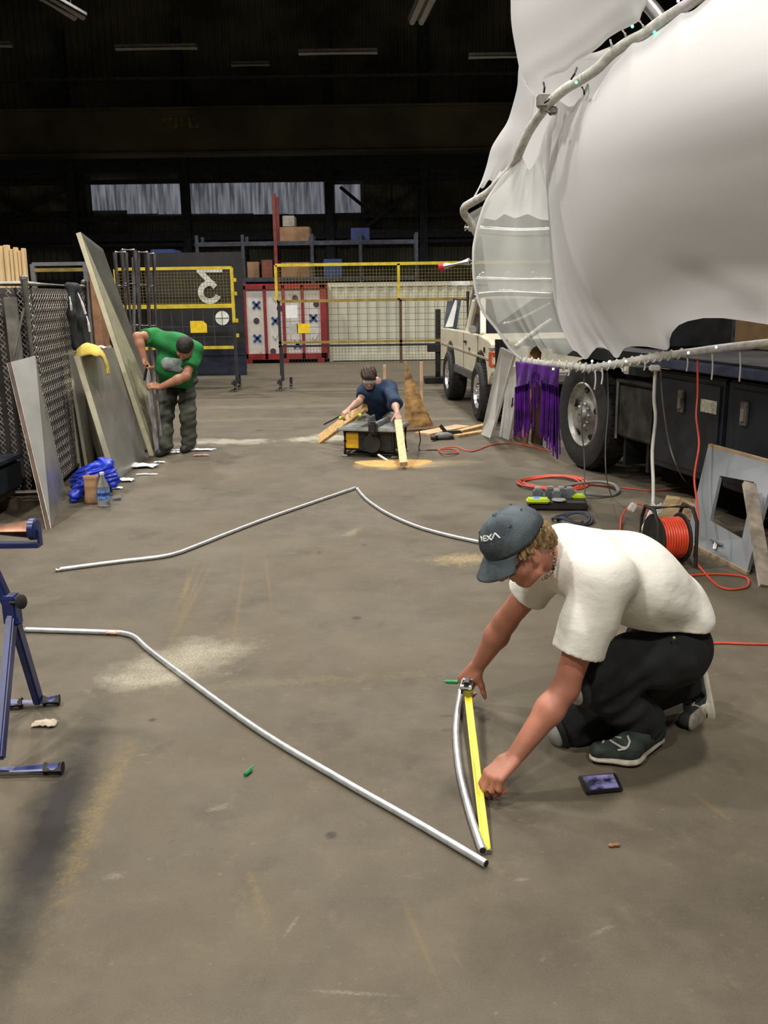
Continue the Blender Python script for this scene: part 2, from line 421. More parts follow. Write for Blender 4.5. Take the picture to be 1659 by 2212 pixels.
def struct(mb, name, m, **k):
    o = mb.build(name, m, None, **k); o['kind'] = 'structure'; return o
fl = MB(); n = 40
fl.grid([[Vector((XL + (XR - XL) * i / n, -6 + (BACKY + 6) * j / n, 0)) for i in range(n + 1)] for j in range(n + 1)])
struct(fl, 'floor', floor_material(), flip=False)
def corrugated(mb, x0, x1, z0, z1, Y, pitch=0.25, amp=0.03):
    m = max(2, int((x1 - x0) / (pitch / 4))); rows = []
    for z in (z0, z1): rows.append([Vector((x0 + (x1 - x0) * i / m, Y + amp * (1, 1, -1, -1)[i % 4], z)) for i in range(m + 1)])
    mb.grid(rows)
wb = MB(); corrugated(wb, XL, XR, 0, ROOF, BACKY); struct(wb, 'wall_back', M_wall, flip=False)
for nm, X in (('wall_left', XL), ('wall_right', XR)):
    q = MB(); q.box((X, 15, ROOF / 2), (0.2, 42.4, ROOF)); struct(q, nm, M_wall)
q = MB(); q.box((0, -6.1, ROOF / 2), (44, 0.2, ROOF)); struct(q, 'wall_front', M_wall)
q = MB(); q.box((0, 15, ROOF + .1), (44.4, 42.4, 0.2)); struct(q, 'ceiling', M_roof)
rf = 0
for Y in (12.0, 20.0, 28.0, 35.0):      # roof trusses
    q = MB(); q.box((0, Y, 12.4), (44, .22, .22)); q.box((0, Y, 14.6), (44, .22, .3))
    for i in range(-10, 11): q.bar((i * 2.2, Y, 12.4), (i * 2.2 + 1.1, Y, 14.6), .1); q.bar((i * 2.2 + 1.1, Y, 14.6), (i * 2.2 + 2.2, Y, 12.4), .1)
    rf += 1; o = struct(q, 'trim_%d' % rf, M_steel)
# overhead crane girder with faded yellow lettering (unreadable in the photo beyond its size)
YG = 33.0
def zat(y, Y, x=829): return P(x, y, Y).z
q = MB(); zt, zb = zat(232, YG), zat(328, YG)
q.box((0, YG, (zt + zb) / 2), (44, .5, zt - zb)); q.box((0, YG, zb), (44, .8, .08)); q.box((0, YG, zt), (44, .8, .08))
M_gird = mat('olive_crane_girder', (0.14, 0.128, 0.075), 0.7, 0.1, 0.2, .5)
girder = struct(q, 'trim_%d' % (rf + 1), M_gird)
q = MB(); M_fade = mat('faded_yellow_letter_paint', (0.32, 0.26, 0.08), .8, 0, .3, 3)
for x0, x1, y0, y1 in ((352, 358, 256, 276), (366, 370, 254, 276), (370, 378, 254, 258), (378, 382, 254, 276), (370, 378, 272, 276), (392, 395, 254, 276), (408, 412, 254, 276), (414, 424, 254, 258), (424, 428, 254, 276), (412, 424, 272, 276)):
    a, b_ = P(x0, y1, YG - .27), P(x1, y0, YG - .27); q.box((a + b_) / 2, (abs(b_.x - a.x), .02, abs(b_.z - a.z)))
q.build('girder_lettering', M_fade, girder)
q = MB(); q.box((0, YG + 1.5, zat(163, YG + 1.5)), (44, .12, .10)); struct(q, 'trim_%d' % (rf + 2), mat('pale_conduit_run', (.12, .12, .13), .6, .2))
# columns, girts and cross bracing in front of the back wall
tn = rf + 3; YW = BACKY - .35
for px in (-70, 160, 402, 712, 915, 1120):
    X = P(px, 450, YW).x; q = MB()
    q.box((X, YW, 5.5), (.06, .32, 11)); q.box((X, YW - .17, 5.5), (.30, .03, 11)); q.box((X, YW + .17, 5.5), (.30, .03, 11))
    struct(q, 'trim_%d' % tn, M_steel); tn += 1
for py, h in ((335, 1.0), (385, .16), (465, .16), (505, .30), (522, .12), (600, .2)):
    q = MB(); z = zat(py, YW); q.box((0, YW + .05, z), (44, .15, h)); struct(q, 'trim_%d' % tn, M_steel); tn += 1
for a, b_ in (((735, 404), (800, 458)), ((905, 402), (742, 528)), ((0, 432), (75, 470)), ((160, 400), (0, 480))):
    q = MB(); q.bar(P(*a, YW - .1), P(*b_, YW - .1), .12, .12); struct(q, 'trim_%d' % tn, M_steel); tn += 1
# translucent corrugated window sheets
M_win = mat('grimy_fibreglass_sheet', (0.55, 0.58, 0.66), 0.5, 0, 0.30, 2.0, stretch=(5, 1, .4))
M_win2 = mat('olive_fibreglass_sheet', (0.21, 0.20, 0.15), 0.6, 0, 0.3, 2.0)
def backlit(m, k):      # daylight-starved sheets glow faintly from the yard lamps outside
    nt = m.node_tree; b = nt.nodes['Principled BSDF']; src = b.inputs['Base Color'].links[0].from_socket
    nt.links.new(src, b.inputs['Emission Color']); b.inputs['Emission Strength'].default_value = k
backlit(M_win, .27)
YP = BACKY - .12; wn = 1
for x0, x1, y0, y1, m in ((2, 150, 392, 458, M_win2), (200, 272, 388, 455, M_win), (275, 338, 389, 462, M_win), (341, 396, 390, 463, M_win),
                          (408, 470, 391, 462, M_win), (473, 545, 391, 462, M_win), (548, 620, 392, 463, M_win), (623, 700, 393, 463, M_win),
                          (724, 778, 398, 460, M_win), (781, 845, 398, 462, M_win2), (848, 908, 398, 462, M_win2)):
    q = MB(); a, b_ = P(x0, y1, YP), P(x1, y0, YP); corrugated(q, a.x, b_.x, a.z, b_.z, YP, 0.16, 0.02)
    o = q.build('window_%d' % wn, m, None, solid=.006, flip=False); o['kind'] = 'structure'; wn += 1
# unlit fluorescent battens hanging under the roof
M_bat = mat('unlit_batten_diffuser', (0.55, 0.55, 0.52), .4, 0, .08); M_batb = mat('batten_body', (.2, .2, .21), .5, .2)
def batten(a, b_, label, wd=.22):
    a, b_ = Vector(a), Vector(b_); t = thing('batten_light', (a + b_) / 2, label, 'light fixture', 'unlit fluorescent battens under the roof')
    d = (b_ - a).normalized(); q = MB(); q.bar(a + Vector((0, 0, .06)), b_ + Vector((0, 0, .06)), wd, .06); q.build('housing', M_batb, t)
    for s in (-wd / 4, wd / 4):
        x = frame_from(d)[0] * s; q = MB(); q.tube([a + x, b_ + x], wd * .16, 8); q.build('tube', M_bat, t, smooth=True)
    for p in (a.lerp(b_, .15), a.lerp(b_, .85)):
        q = MB(); q.bar(p + Vector((0, 0, .08)), (p.x, p.y, ROOF), .015); q.build('hanger', M_steel, t)
LB = 'unlit fluorescent batten hanging crosswise under the dark roof'
for (x0, y0), (x1, y1), Y in (((-130, 101), (26, 104), 26), ((250, 106), (426, 110), 26), ((645, 116), (815, 119), 26), ((1012, 124), (1180, 127), 26)):
    a, b_ = P(x0, y0, Y), P(x1, y1, Y); b_.z = a.z; batten(a, b_, LB)
a, b_ = P(500, 141, 31), P(582, 146, 31); b_.z = a.z; batten(a, b_, 'short unlit batten hanging beyond the long row of battens')
for (x, y), dx in (((170, 38), -.1), ((900, 48), .05)):
    a = P(x, y, 22.5); b_ = a + Vector((dx * 4, -2.0, 0)); batten(a, b_, 'unlit batten running lengthwise under the roof, nearer than the crosswise row', .42)
# ------------------------------------------------------------------ bent conduit, tape measure and small things on the floor
M_emt = mat('galvanised_conduit', (0.66, 0.69, 0.72), 0.38, .65, 0.08, 30)
M_orange_tape = mat('orange_tape_band', (0.75, 0.22, 0.08), .5, 0, .1)
PR = 0.0125
def conduit(pts, label, n=8):
    t = thing('conduit_pipe', G(*pts[len(pts) // 2], 0), label, 'pipe', 'bent conduit pieces laid out on the floor')
    path = smooth_path([G(x, y, PR + .001) for x, y in pts], n)
    q = MB(); q.tube(path, PR, 12); q.build('tube', M_emt, t, smooth=True)
    for e, d in ((path[0], path[0] - path[1]), (path[-1], path[-1] - path[-2])):
        q = MB(); d = d.normalized(); q.lathe([(PR * .5, -.002), (PR * .8, .0006), (PR * .8, .0008)], e, d, 12); q.build('open_end', mat('pipe_bore', (.02, .02, .02), .9), t)
    return t
c3 = conduit([(48, 1360), (150, 1363), (240, 1366), (266, 1368), (292, 1377), (322, 1404), (400, 1463), (560, 1578), (740, 1686), (900, 1777), (1050, 1866)], 'long conduit with orange tape band, running from blue stand to end of yellow tape')
q = MB(); a, b_ = G(232, 1366, PR + .001), G(254, 1367, PR + .001); q.tube([a, b_], PR * 1.06, 12); q.build('tape_band', M_orange_tape, c3, smooth=True)
conduit([(120, 1231), (250, 1214), (345, 1203), (385, 1194), (420, 1181), (560, 1126), (680, 1084), (768, 1054)], 'conduit with a shallow bend lying beyond the orange-banded conduit')
conduit([(772, 1056), (783, 1070), (802, 1087), (840, 1111), (900, 1137), (970, 1157), (1035, 1171), (1120, 1189), (1215, 1214)], 'arched conduit running behind the cap of the crouching man')
conduit([(1232, 1248), (1190, 1276), (1130, 1316), (1088, 1344)], 'conduit end showing between the arm and chest of the crouching man')
conduit([(996, 1492), (988, 1540), (985, 1590), (992, 1660), (1008, 1730), (1026, 1790), (1043, 1838)], 'bowed conduit lying beside the yellow tape blade')

# phone
cs = [G(1248, 1682, .002), G(1330, 1676, .002), G(1346, 1711, .002), G(1266, 1719, .002)]
t = thing('phone', sum(cs, Vector()) / 4, 'black phone with lit purple screen face up on the floor beside a shoe', 'phone')
q = MB(); q.prism(cs, (0, 0, .013)); q.build('case', mat('black_rubber_case', (.012, .012, .014), .5), t, bevel=.004, smooth=True)
c = sum(cs, Vector()) / 4
def screen_mat():
    m, nt, b = _nt('phone_screen_glow'); N = nt.nodes; L = nt.links
    tc = N.new('ShaderNodeTexCoord'); nz = N.new('ShaderNodeTexNoise'); nz.inputs['Scale'].default_value = 22; L.new(tc.outputs['Object'], nz.inputs['Vector'])
    r = N.new('ShaderNodeValToRGB'); e = r.color_ramp.elements; e[0].position = .38; e[0].color = (.02, .015, .06, 1); e[1].position = .68; e[1].color = (.55, .5, .95, 1)
    L.new(nz.outputs['Fac'], r.inputs[0]); L.new(r.outputs[0], b.inputs['Emission Color']); b.inputs['Emission Strength'].default_value = .55
    b.inputs['Base Color'].default_value = (.01, .01, .015, 1); b.inputs['Roughness'].default_value = .08; return m
q = MB(); q.prism([c.lerp(p, .80) + Vector((0, 0, .012)) for p in cs], (0, 0, .0022)); q.build('screen', screen_mat(), t)
# small litter
M_green = mat('green_plastic', (.02, .30, .10), .4)
a, b_ = G(531, 1672, .007), G(550, 1657, .007); d = (b_ - a).normalized()
t = thing('marker_cap', G(540, 1665), 'small green marker cap lying on the open floor', 'pen cap')
q = MB(); q.lathe([(.004, 0), (.0075, .002), (.0075, .03), (.006, .033), (.003, .042)], a - d * .006, d, 12); q.build('barrel', M_green, t, smooth=True)
q = MB(); q.bar(a + Vector((0, 0, .008)), b_ + Vector((0, 0, .008)), .003); q.build('clip', M_green, t)
q = MB(); c = G(1327, 1826, .006); q.ell(c + Vector((-.008, 0, 0)), (.011, .006, .006), n=10, m=6); q.ell(c + Vector((.008, .002, 0)), (.010, .006, .0055), n=10, m=6)
solo(q, 'peanut_shell', mat('peanut_husk', (.34, .16, .07), .8, 0, .2, 60), 'small brown nut husk alone on the floor past the phone', 'litter', smooth=True)
def crumple(c, size, seed, n=14, h=.03):
    """an uneven closed scrap with upturned folds"""
    rnd = random.Random(seed); c = Vector(c); q = MB(); top = []; bot = []
    for i in range(n + 1):
        r1, r2 = [], []
        for j in range(n + 1):
            u, v = i / n - .5, j / n - .5
            x = u * size[0] * (1 + .35 * fnoise(v * 4, seed)); y = v * size[1] * (1 + .5 * fnoise(u * 5, seed + 3))
            z = h * (0.35 + .65 * abs(fnoise(u * 6 + seed, v * 6))) * (1.0 - .5 * (abs(u) + abs(v)))
            r1.append(c + Vector((x, y, z + .003))); r2.append(c + Vector((x, y, z)))
        top.append(r1); bot.append(r2)
    q.grid(top); q.grid(bot)
    return q
q = crumple(G(98, 1567), (.09, .05), 11, 8, .03)
solo(q, 'paper_scrap', mat('cream_paper', (.48, .42, .33), .9, 0, .1), 'crumpled cream scrap on the floor by the blue stand feet', 'litter', smooth=True)

# blue roller stand
M_blue = mat('blue_enamel', (.018, .030, .14), .35, .1, .12, 14); M_rub = mat('black_rubber', (.018, .015, .014), .75); M_brn = mat('rusty_roller_steel', (.21, .10, .06), .42, .6, .25, 20)
hub = P(26, 1318, 3.15)
t = thing('roller_stand', (hub.x, hub.y, 0), 'blue steel folding roller stand with a rusty roller on top', 'roller stand')
def foot(a, b_, m1):
    q = MB(); q.tube([a, b_], .019, 14); o = q.build('foot_bar', M_blue, t, smooth=True)
    d = (b_ - a).normalized()
    for e, s in ((a, -1), (b_, 1)):
        q = MB(); q.tube([e - d * .05 * s, e + d * .012 * s], .0225, 14); q.build('end_cap', M_rub, o, smooth=True)
fa, fb = G(-70, 1664, .022), G(128, 1659, .022); foot(fa, fb, 0)
ga, gb = G(20, 1520, .022), G(122, 1512, .022); foot(ga, gb, 0)
for e in (P(-2, 1640, fa.y), ga.lerp(gb, .62)):
    q = MB(); q.bar(hub + Vector((0, 0, -.01)), e, .048, .03, (1, 0, 0)); q.build('leg', M_blue, t, bevel=.006, smooth=True)
rol = P(-45, 1142, 3.2)
q = MB(); q.bar(hub + (hub - rol).normalized() * .06, rol + Vector((0, 0, -.06)), .045, .035, (1, 0, 0)); q.build('post', M_blue, t, bevel=.006, smooth=True)
q = MB(); q.bar(hub + Vector((0, 0, -.05)), hub + Vector((0, 0, .06)), .062, .05, (1, 0, 0)); q.build('collar', M_blue, t, bevel=.006, smooth=True)
k0 = P(22, 1302, 3.12); k1 = P(46, 1300, 3.10)
q = MB(); q.tube([k0, k1], .007, 8); d = (k1 - k0).normalized(); q.lathe([(.006, 0), (.025, .004), (.027, .012), (.018, .018), (.006, .02)], k1 - d * .01, d, 16); q.build('clamp_knob', M_rub, t, smooth=True)
r0, r1 = P(-180, 1150, 3.2), P(66, 1143, 3.2); r0.z = r1.z
q = MB(); q.tube([r0, r1], .034, 24); rr = q.build('roller', M_brn, t, smooth=True)
q = MB(); d = (r1 - r0).normalized(); q.lathe([(.034, -.003), (.040, 0), (.040, .02), (.034, .026), (.012, .027)], r1, d, 24); q.build('roller_cap', M_blue, rr, smooth=True)
q = MB(); q.bar(r0 + Vector((0, 0, -.058)), r1 + Vector((.03, 0, -.058)), .05, .016); q.bar(r1 + Vector((.03, 0, -.05)), r1 + Vector((.03, 0, .0)), .03, .008); q.build('cradle', M_blue, t)
# ------------------------------------------------------------------ lumber cage, chain-link panels and foil-faced boards
M_galv = mat('galvanised_wire', (.40, .37, .33), .55, .3, .1); M_post = mat('galvanised_post', (.25, .24, .22), .5, .5, .15, 10)
M_foil = mat('foil_facing', (.50, .50, .485), .36, .72, .10, 3, bump=.08, bscale=5); M_foam = mat('cream_foam_edge', (.74, .70, .50), .85, 0, .05, 12)
M_black = mat('black_cloth', (.010, .010, .012), .95, 0, .2)
def chainlink(q, o, u, v, wd, ht, pitch=.085, r=.0036):
    """woven zigzag wires over a wd x ht panel"""
    o = Vector(o); u = Vector(u).normalized(); v = Vector(v).normalized(); nn = u.cross(v)
    k = int(wd / (pitch / 2)); m = int(ht / (pitch / 2))
    for i in range(0, k, 2):
        pts = []
        for j in range(m + 1):
            x = (i + (j % 2)) * pitch / 2 + pitch * .25
            pts.append(o + u * min(x, wd) + v * (j * pitch / 2) + nn * (.003 if j % 2 else -.003))
        q.tube(pts, r, 3, False)
    for i in range(1, k, 2):
        pts = []
        for j in range(m + 1):
            x = (i - (j % 2) + .0) * pitch / 2 + pitch * .25
            pts.append(o + u * min(max(x, 0), wd) + v * (j * pitch / 2) + nn * (-.003 if j % 2 else .003))
        q.tube(pts, r, 3, False)
post = Vector((P(70, 780, 7.25).x, 7.25, 0)); TOPZ = P(72, 612, 7.25).z
farp = Vector((P(196, 780, 9.6).x, 9.6, 0)); leftp = Vector((-4.6, 7.1, 0))
t = thing('chain_link_cage', post, 'chain-link cage panels with steel posts holding standing lumber', 'cage')
for p in (post, farp, leftp):
    q = MB(); q.tube([p, p + Vector((0, 0, TOPZ + .04))], .028, 12); q.lathe([(.031, 0), (.031, .02), (.01, .04)], p + Vector((0, 0, TOPZ + .03)), (0, 0, 1), 12); q.build('post', M_post, t, smooth=True)
for a, b_ in ((post, farp), (post, leftp)):
    for z in (.06, TOPZ):
        q = MB(); q.tube([a + Vector((0, 0, z)), b_ + Vector((0, 0, z))], .021, 10); q.build('rail', M_post, t, smooth=True)
    d = b_ - a; q = MB(); chainlink(q, a + Vector((0, 0, .07)), d, (0, 0, 1), d.length, TOPZ - .08); q.build('wire_mesh', M_galv, t, flip=False)
q = MB(); a = post + Vector((-.10, -.05, 0)); q.bar(a + Vector((0, 0, .95)), a + Vector((0, 0, TOPZ - .1)), .10, .02, (0, 1, 0)); q.build('gate_stile', M_post, t)
q = MB(); q.bar(P(52, 665, 7.15), P(30, 770, 7.15), .014); q.build('tension_bar', M_post, t)
# chain hanging down the post
cp = [P(60, 640, 7.15), P(70, 672, 7.15), P(78, 740, 7.12), P(86, 800, 7.1), P(94, 860, 7.08), P(100, 905, 7.06)]
path = smooth_path(cp, 12); q = MB(); dist = 0; last = path[0]; i = 0
for p in path:
    dist += (p - last).length; last = p
    if dist > .034:
        dist = 0; i += 1; ax = Vector((0, 0, 1)); sd = Vector((1, 0, 0)) if i % 2 else Vector((0, 1, 0))
        q.tube([p + ax * .020 * math.cos(g) + sd * .011 * math.sin(g) for g in [2 * math.pi * k / 8 for k in range(8)]], .0042, 5, closed=True)
solo(q, 'steel_chain', mat('bright_chain', (.42, .43, .42), .35, .8, .1), 'bright steel chain hanging down the cage post', 'chain', smooth=True)
# black sheeting behind the mesh
q = MB(); nrm = Vector((-1, -.14, 0)).normalized(); rows = []
for j in range(14):
    rows.append([post.lerp(farp, i / 20) + nrm * (.07 + .012 * math.sin(i * 1.3 + j * .1)) + Vector((0, 0, .02 + (TOPZ - .05) * j / 13)) for i in range(21)])
q.grid(rows); solo(q, 'black_sheet', M_black, 'black sheeting hung inside the chain-link panel', 'sheet', smooth='all', solid=.004)
q = MB(); d = (leftp - post)
rows = [[post.lerp(leftp, i / 16) + Vector((0, .14 + .02 * math.sin(i * 1.7), .02 + (TOPZ - .05) * j / 8)) for i in range(17)] for j in range(9)]
q.grid(rows); solo(q, 'grey_tarp', mat('grey_brown_tarp', (.040, .034, .030), .9, 0, .2), 'grey brown tarp standing inside the lumber cage', 'tarp', smooth='all', solid=.004)
# lumber
M_pine = mat('pale_pine', (.78, .57, .31), .7, 0, .14, 6, stretch=(8, 8, .6)); M_pine2 = mat('yellow_pine', (.66, .42, .18), .7, 0, .16, 6, stretch=(8, 8, .6))
for i, (x0, x1, y) in enumerate(((-30, -13, 522), (-12, 5, 531), (6, 18, 529), (19, 26, 538), (27, 36, 534), (37, 43, 541), (44, 53, 536))):
    a, b_ = P(x0, y, 7.6), P(x1, y, 7.6); q = MB(); w_ = b_.x - a.x - .004; base = Vector(((a.x + b_.x) / 2 - .04, 7.62, .0)); top = Vector(((a.x + b_.x) / 2, 7.62, a.z))
    q.bar(base, top, w_, .04, (0, 1, 0))
    solo(q, 'pine_stud', M_pine, 'pale pine stud standing on end in the cage', 'lumber', 'pine studs standing in the cage', bevel=.003)
# dark bin at the cage foot
q = MB(); a = G(-90, 1120); 
bx0, bx1, by0, by1 = -3.75, -2.86, 6.35, 7.05
t = thing('storage_bin', ((bx0 + bx1) / 2, by0, 0), 'dark blue plastic bin on a wooden skid at the cage foot', 'bin')
q = MB(); q.box(((bx0 + bx1) / 2, (by0 + by1) / 2, .27), (bx1 - bx0, by1 - by0, .24)); q.build('body', mat('dark_blue_plastic', (.022, .028, .042), .45), t, bevel=.03, smooth=True)
q = MB(); q.box(((bx0 + bx1) / 2, (by0 + by1) / 2, .40), (bx1 - bx0 + .03, by1 - by0 + .03, .03)); q.build('lid', mat('dark_blue_plastic'  , (0, 0, 0)), t, bevel=.01, smooth=True)
for i in range(4):
    q = MB(); q.box((bx0 + .1 + i * .22, (by0 + by1) / 2, .11), (.10, by1 - by0, .05)); q.build('skid_slat', M_brn if False else mat('grimy_skid_wood', (.17, .13, .085), .85, 0, .2, 9), t)
for i in range(2):
    q = MB(); q.box(((bx0 + bx1) / 2, by0 + .1 + i * .45, .043), (bx1 - bx0, .08, .085)); q.build('skid_runner', MATS['grimy_skid_wood'], t)
# jacket thrown over the chain-link
M_jack = mat('charcoal_jacket', (.022, .023, .028), .8, 0, .3, 10, bump=.3, bscale=14)
jx = P(152, 640, 8.55); prj = [('c', P(146, 618, 8.5), P(164, 622, 8.62), .03, .04), ('c', P(162, 625, 8.6), P(172, 690, 8.55), .045, .06), ('c', P(172, 690, 8.55), P(182, 760, 8.5), .06, .045), ('c', P(154, 620, 8.5), P(155, 680, 8.42), .03, .035), ('c', P(155, 680, 8.42), P(164, 750, 8.42), .035, .035)]
t = thing('jacket', (jx.x, jx.y, P(166, 790, 8.5).z), 'charcoal jacket with pale piping slung over the chain-link panel', 'jacket')
sdf_obj('body', prj, M_jack, t, .012, .05)
for a, b_ in (((168, 632), (185, 678)), ((187, 682), (194, 716)), ((150, 640), (154, 672))):
    q = MB(); q.tube(smooth_path([P(*a, 8.40), P((a[0] + b_[0]) / 2 + 1, (a[1] + b_[1]) / 2, 8.385), P(*b_, 8.40)], 4), [.006] * 4 + [.011] * 4 + [.012], 6); q.build('piping', mat('white_piping', (.7, .72, .78), .6), t, smooth=True)
# foil-faced foam boards
def foamboard(c4, th, label, group='foil-faced foam boards leaning in a row'):
    """c4: front-bottom, front-top, back-top, back-bottom"""
    c4 = [Vector(c) for c in c4]; nn = (c4[1] - c4[0]).cross(c4[3] - c4[0]).normalized()
    if nn.x < 0: nn = -nn
    base = (c4[0] + c4[3]) / 2; base.z = 0
    t = thing('foam_board', base, label, 'foam board', group)
    q = MB(); q.prism(c4, -nn * th); q.build('core', M_foam, t)
    for off in (0.0, -th - .0015):
        q = MB(); q.prism([c + nn * off for c in c4], nn * .0015); q.build('foil_face', M_foil, t)
    return t
def edge_board(tp, bt, wdir, wid, th, label):
    b0 = G(*bt, .003); t0 = P(*tp, b0.y + .02); wd = Vector(wdir).normalized() * wid
    return foamboard([b0, t0, t0 + wd, b0 + wd], th, label)
edge_board((128, 762), (162, 1013), (-.05, 1, 0), 1.1, .034, 'most upright foam board, furthest left of the short leaning bundle')
edge_board((140, 764), (176, 1014), (-.05, 1, 0), 1.1, .034, 'foam board second from the upright end of the short bundle')
edge_board((150, 766), (191, 1012), (-.05, 1, 0), 1.1, .03, 'foam board third from the upright end of the short bundle')
edge_board((160, 764), (223, 1000), (-.02, 1, 0), 1.0, .04, 'foam board leaning just behind the board under the yellow cloth')
fb0 = edge_board((171, 766), (254, 1037), (-.02, 1, 0), 1.12, .05, 'short foil-faced foam board topped with yellow cloth, foot by white scraps')
b0, t0 = G(323, 978, .003), P(240, 745, 9.42)
foamboard([b0 + Vector((-.08, -.02, 0)), t0 + Vector((-.0, 0, 0)), t0 + Vector((.02, .6, 0)), b0 + Vector((-.08, .6, 0))], .05, 'narrow foam board tucked under the tall leaning board')
b0 = G(333, 984, .003); t0 = P(174, 501, 9.3); bt = P(222, 538, 9.95); bb = b0 + Vector((.06, .62, 0))
foamboard([b0, t0, bt, bb], .05, 'tallest foil-faced foam board leaning beside the green-shirted man')
# single board nearer the cage, foil side out
c4 = [G(110, 1142, .003), P(24, 782, 6.85), P(76, 768, 7.05), G(142, 1062, .003)]
lone = foamboard([c4[0], c4[1], c4[2], c4[3]], .03, 'long foil-faced board standing alone against the cage, reflecting blue bag')
lone.children[0].data.materials[0] = mat('brown_grimy_edge', (.13, .085, .06), .8, 0, .2, 6)
# yellow cloth
V_ = thing('yellow_cloth', P(200, 770, 8.3), 'yellow cloth draped on the short foam boards', 'cloth')
q = MB(); rows = []; yp = cr0 = smooth_path([Vector((164, 762, 0)), Vector((174, 750, 0)), Vector((190, 743, 0)), Vector((206, 748, 0)), Vector((219, 757, 0)), Vector((228, 774, 0)), Vector((233, 796, 0))], 4)
for i, p in enumerate(yp):
    u = i / (len(yp) - 1); wd = .10 + .16 * math.sin(math.pi * min(1, u * 1.1)) ; row = []
    for k in range(13):
        v = k / 12 - .5; w3 = P(p.x, p.y, 8.22 + v * 2 * wd); w3.z += -.10 * abs(v * 2) ** 2.2 * (1 - .5 * u) + .014 * math.sin(u * 11 + k * 1.1) + .010 * fnoise(u * 6, k * .5); w3.x += .012 * math.sin(k * 1.3 + u * 5); row.append(w3)
    rows.append(row)
q.grid(rows); q.build('drape', mat('yellow_cotton', (.80, .60, .12), .85, 0, .12, 9, bump=.4, bscale=18), V_, smooth='all', solid=.008)
q = crumple(P(217, 755, 8.6), (.10, .10), 5, 8, .06); solo(q, 'white_tag_scrap', mat('white_plastic_film', (.72, .74, .78), .5, 0, .08), 'small white scrap sticking up behind the yellow cloth', 'litter', smooth=True)
# blue bag, paper bag, bottle, litter
bc = G(190, 1070)
prb = [('e', bc + Vector((.0, .14, .10)), (.17, .15, .11)), ('c', P(160, 1044, 7.35), P(185, 1030, 7.35), .04, .08), ('c', P(185, 1030, 7.35), P(225, 1008, 7.4), .07, .07), ('c', P(225, 1008, 7.4), P(240, 1035, 7.35), .06, .07),
       ('c', P(185, 1040, 7.2), P(160, 1075, 7.1), .06, .04), ('c', bc + Vector((-.1, .1, .05)), bc + Vector((.12, .15, .05)), .05, .05)]
t = thing('blue_bag', bc + Vector((0, .1, 0)), 'crumpled bright blue plastic bag at the foot of the foam boards', 'bag')
def dfold(p): return .010 * np.sin(p[:, 0] * 40 + 12 * np.sin(p[:, 2] * 18)) + .006 * np.sin(p[:, 1] * 55 + p[:, 2] * 60)
sdf_obj('film', prb, mat('blue_film', (.012, .045, .60), .35, 0, .2, 14, bump=.4, bscale=22), t, .010, .05, dfold)
def sackat(px0, px1, pyb, pyt, name, label):
    b0, b1 = G(px0, pyb), G(px1, pyb); tz = P((px0 + px1) / 2, pyt, b0.y).z; wd = (b1 - b0).length; c = (b0 + b1) / 2 + Vector((0, .05, 0))
    q = MB(); rows = []
    for j in range(11):
        f = j / 10; pin = 1 - .13 * math.sin(f * math.pi * .9) ** 2 + (.05 if f > .85 else 0); row = []
        for k in range(20):
            g = 2 * math.pi * k / 20; x = math.copysign(abs(math.cos(g)) ** .35, math.cos(g)) * wd / 2 * pin; y = math.copysign(abs(math.sin(g)) ** .35, math.sin(g)) * .05 * (pin if f < .8 else .6)
            row.append(c + Vector((x + .005 * fnoise(f * 5, k), y + .006 * fnoise(k * .9, f * 6), tz * f + (.01 * fnoise(k, 3) if f > .9 else 0))))
        rows.append(row)
    q.grid(rows, True); return solo(q, name, mat('kraft_paper', (.30, .17, .085), .75, 0, .15, 9, bump=.4, bscale=12), label, 'paper bag', smooth='all', solid=.002)
sackat(182, 212, 1090, 1030, 'paper_bag', 'small brown kraft paper bag standing beside the water bottle')
bb_ = G(226, 1094); bh = P(222, 1020, bb_.y).z; br = 13.5 / 272
t = thing('water_bottle', bb_, 'clear plastic water bottle with pale blue wrapper beside the paper bag', 'bottle')
M_pet = mat('clear_pet', (.85, .90, .95), .08, 0, .02, trans=.9, spec=.5)
q = MB(); q.lathe([(br * .5, 0), (br * .95, .006), (br, .03), (br, bh * .55), (br * .9, bh * .62), (br * .35, bh * .86), (br * .30, bh * .93)], bb_, (0, 0, 1), 20); q.build('body', M_pet, t, smooth=True)
q = MB(); q.lathe([(br * .36, bh * .93), (br * .36, bh)], bb_, (0, 0, 1), 16); q.build('cap', mat('white_cap', (.8, .8, .8), .4), t, smooth=True)
q = MB(); q.lathe([(br * 1.015, bh * .20), (br * 1.015, bh * .52)], bb_, (0, 0, 1), 20, False); lb = q.build('wrapper', mat('pale_blue_wrapper', (.16, .30, .70), .4, 0, .3, 30), t, smooth=True)
q = MB(); q.lathe([(br * 1.02, bh * .33), (br * 1.02, bh * .42)], bb_, (0, 0, 1), 20, False); q.build('wrapper_band', mat('wrapper_print', (.03, .08, .35), .4, 0, .5, 60), lb, smooth=True)
q = MB(); c = G(243, 1076, .02); q.lathe([(.012, 0), (.022, .01), (.022, .05), (.012, .07)], c, (1, .2, 0), 14); solo(q, 'clear_cup', M_pet, 'small clear plastic cup lying behind the water bottle', 'cup', smooth=True)
M_scrap = mat('white_offcut', (.86, .88, .92), .5, 0, .05)
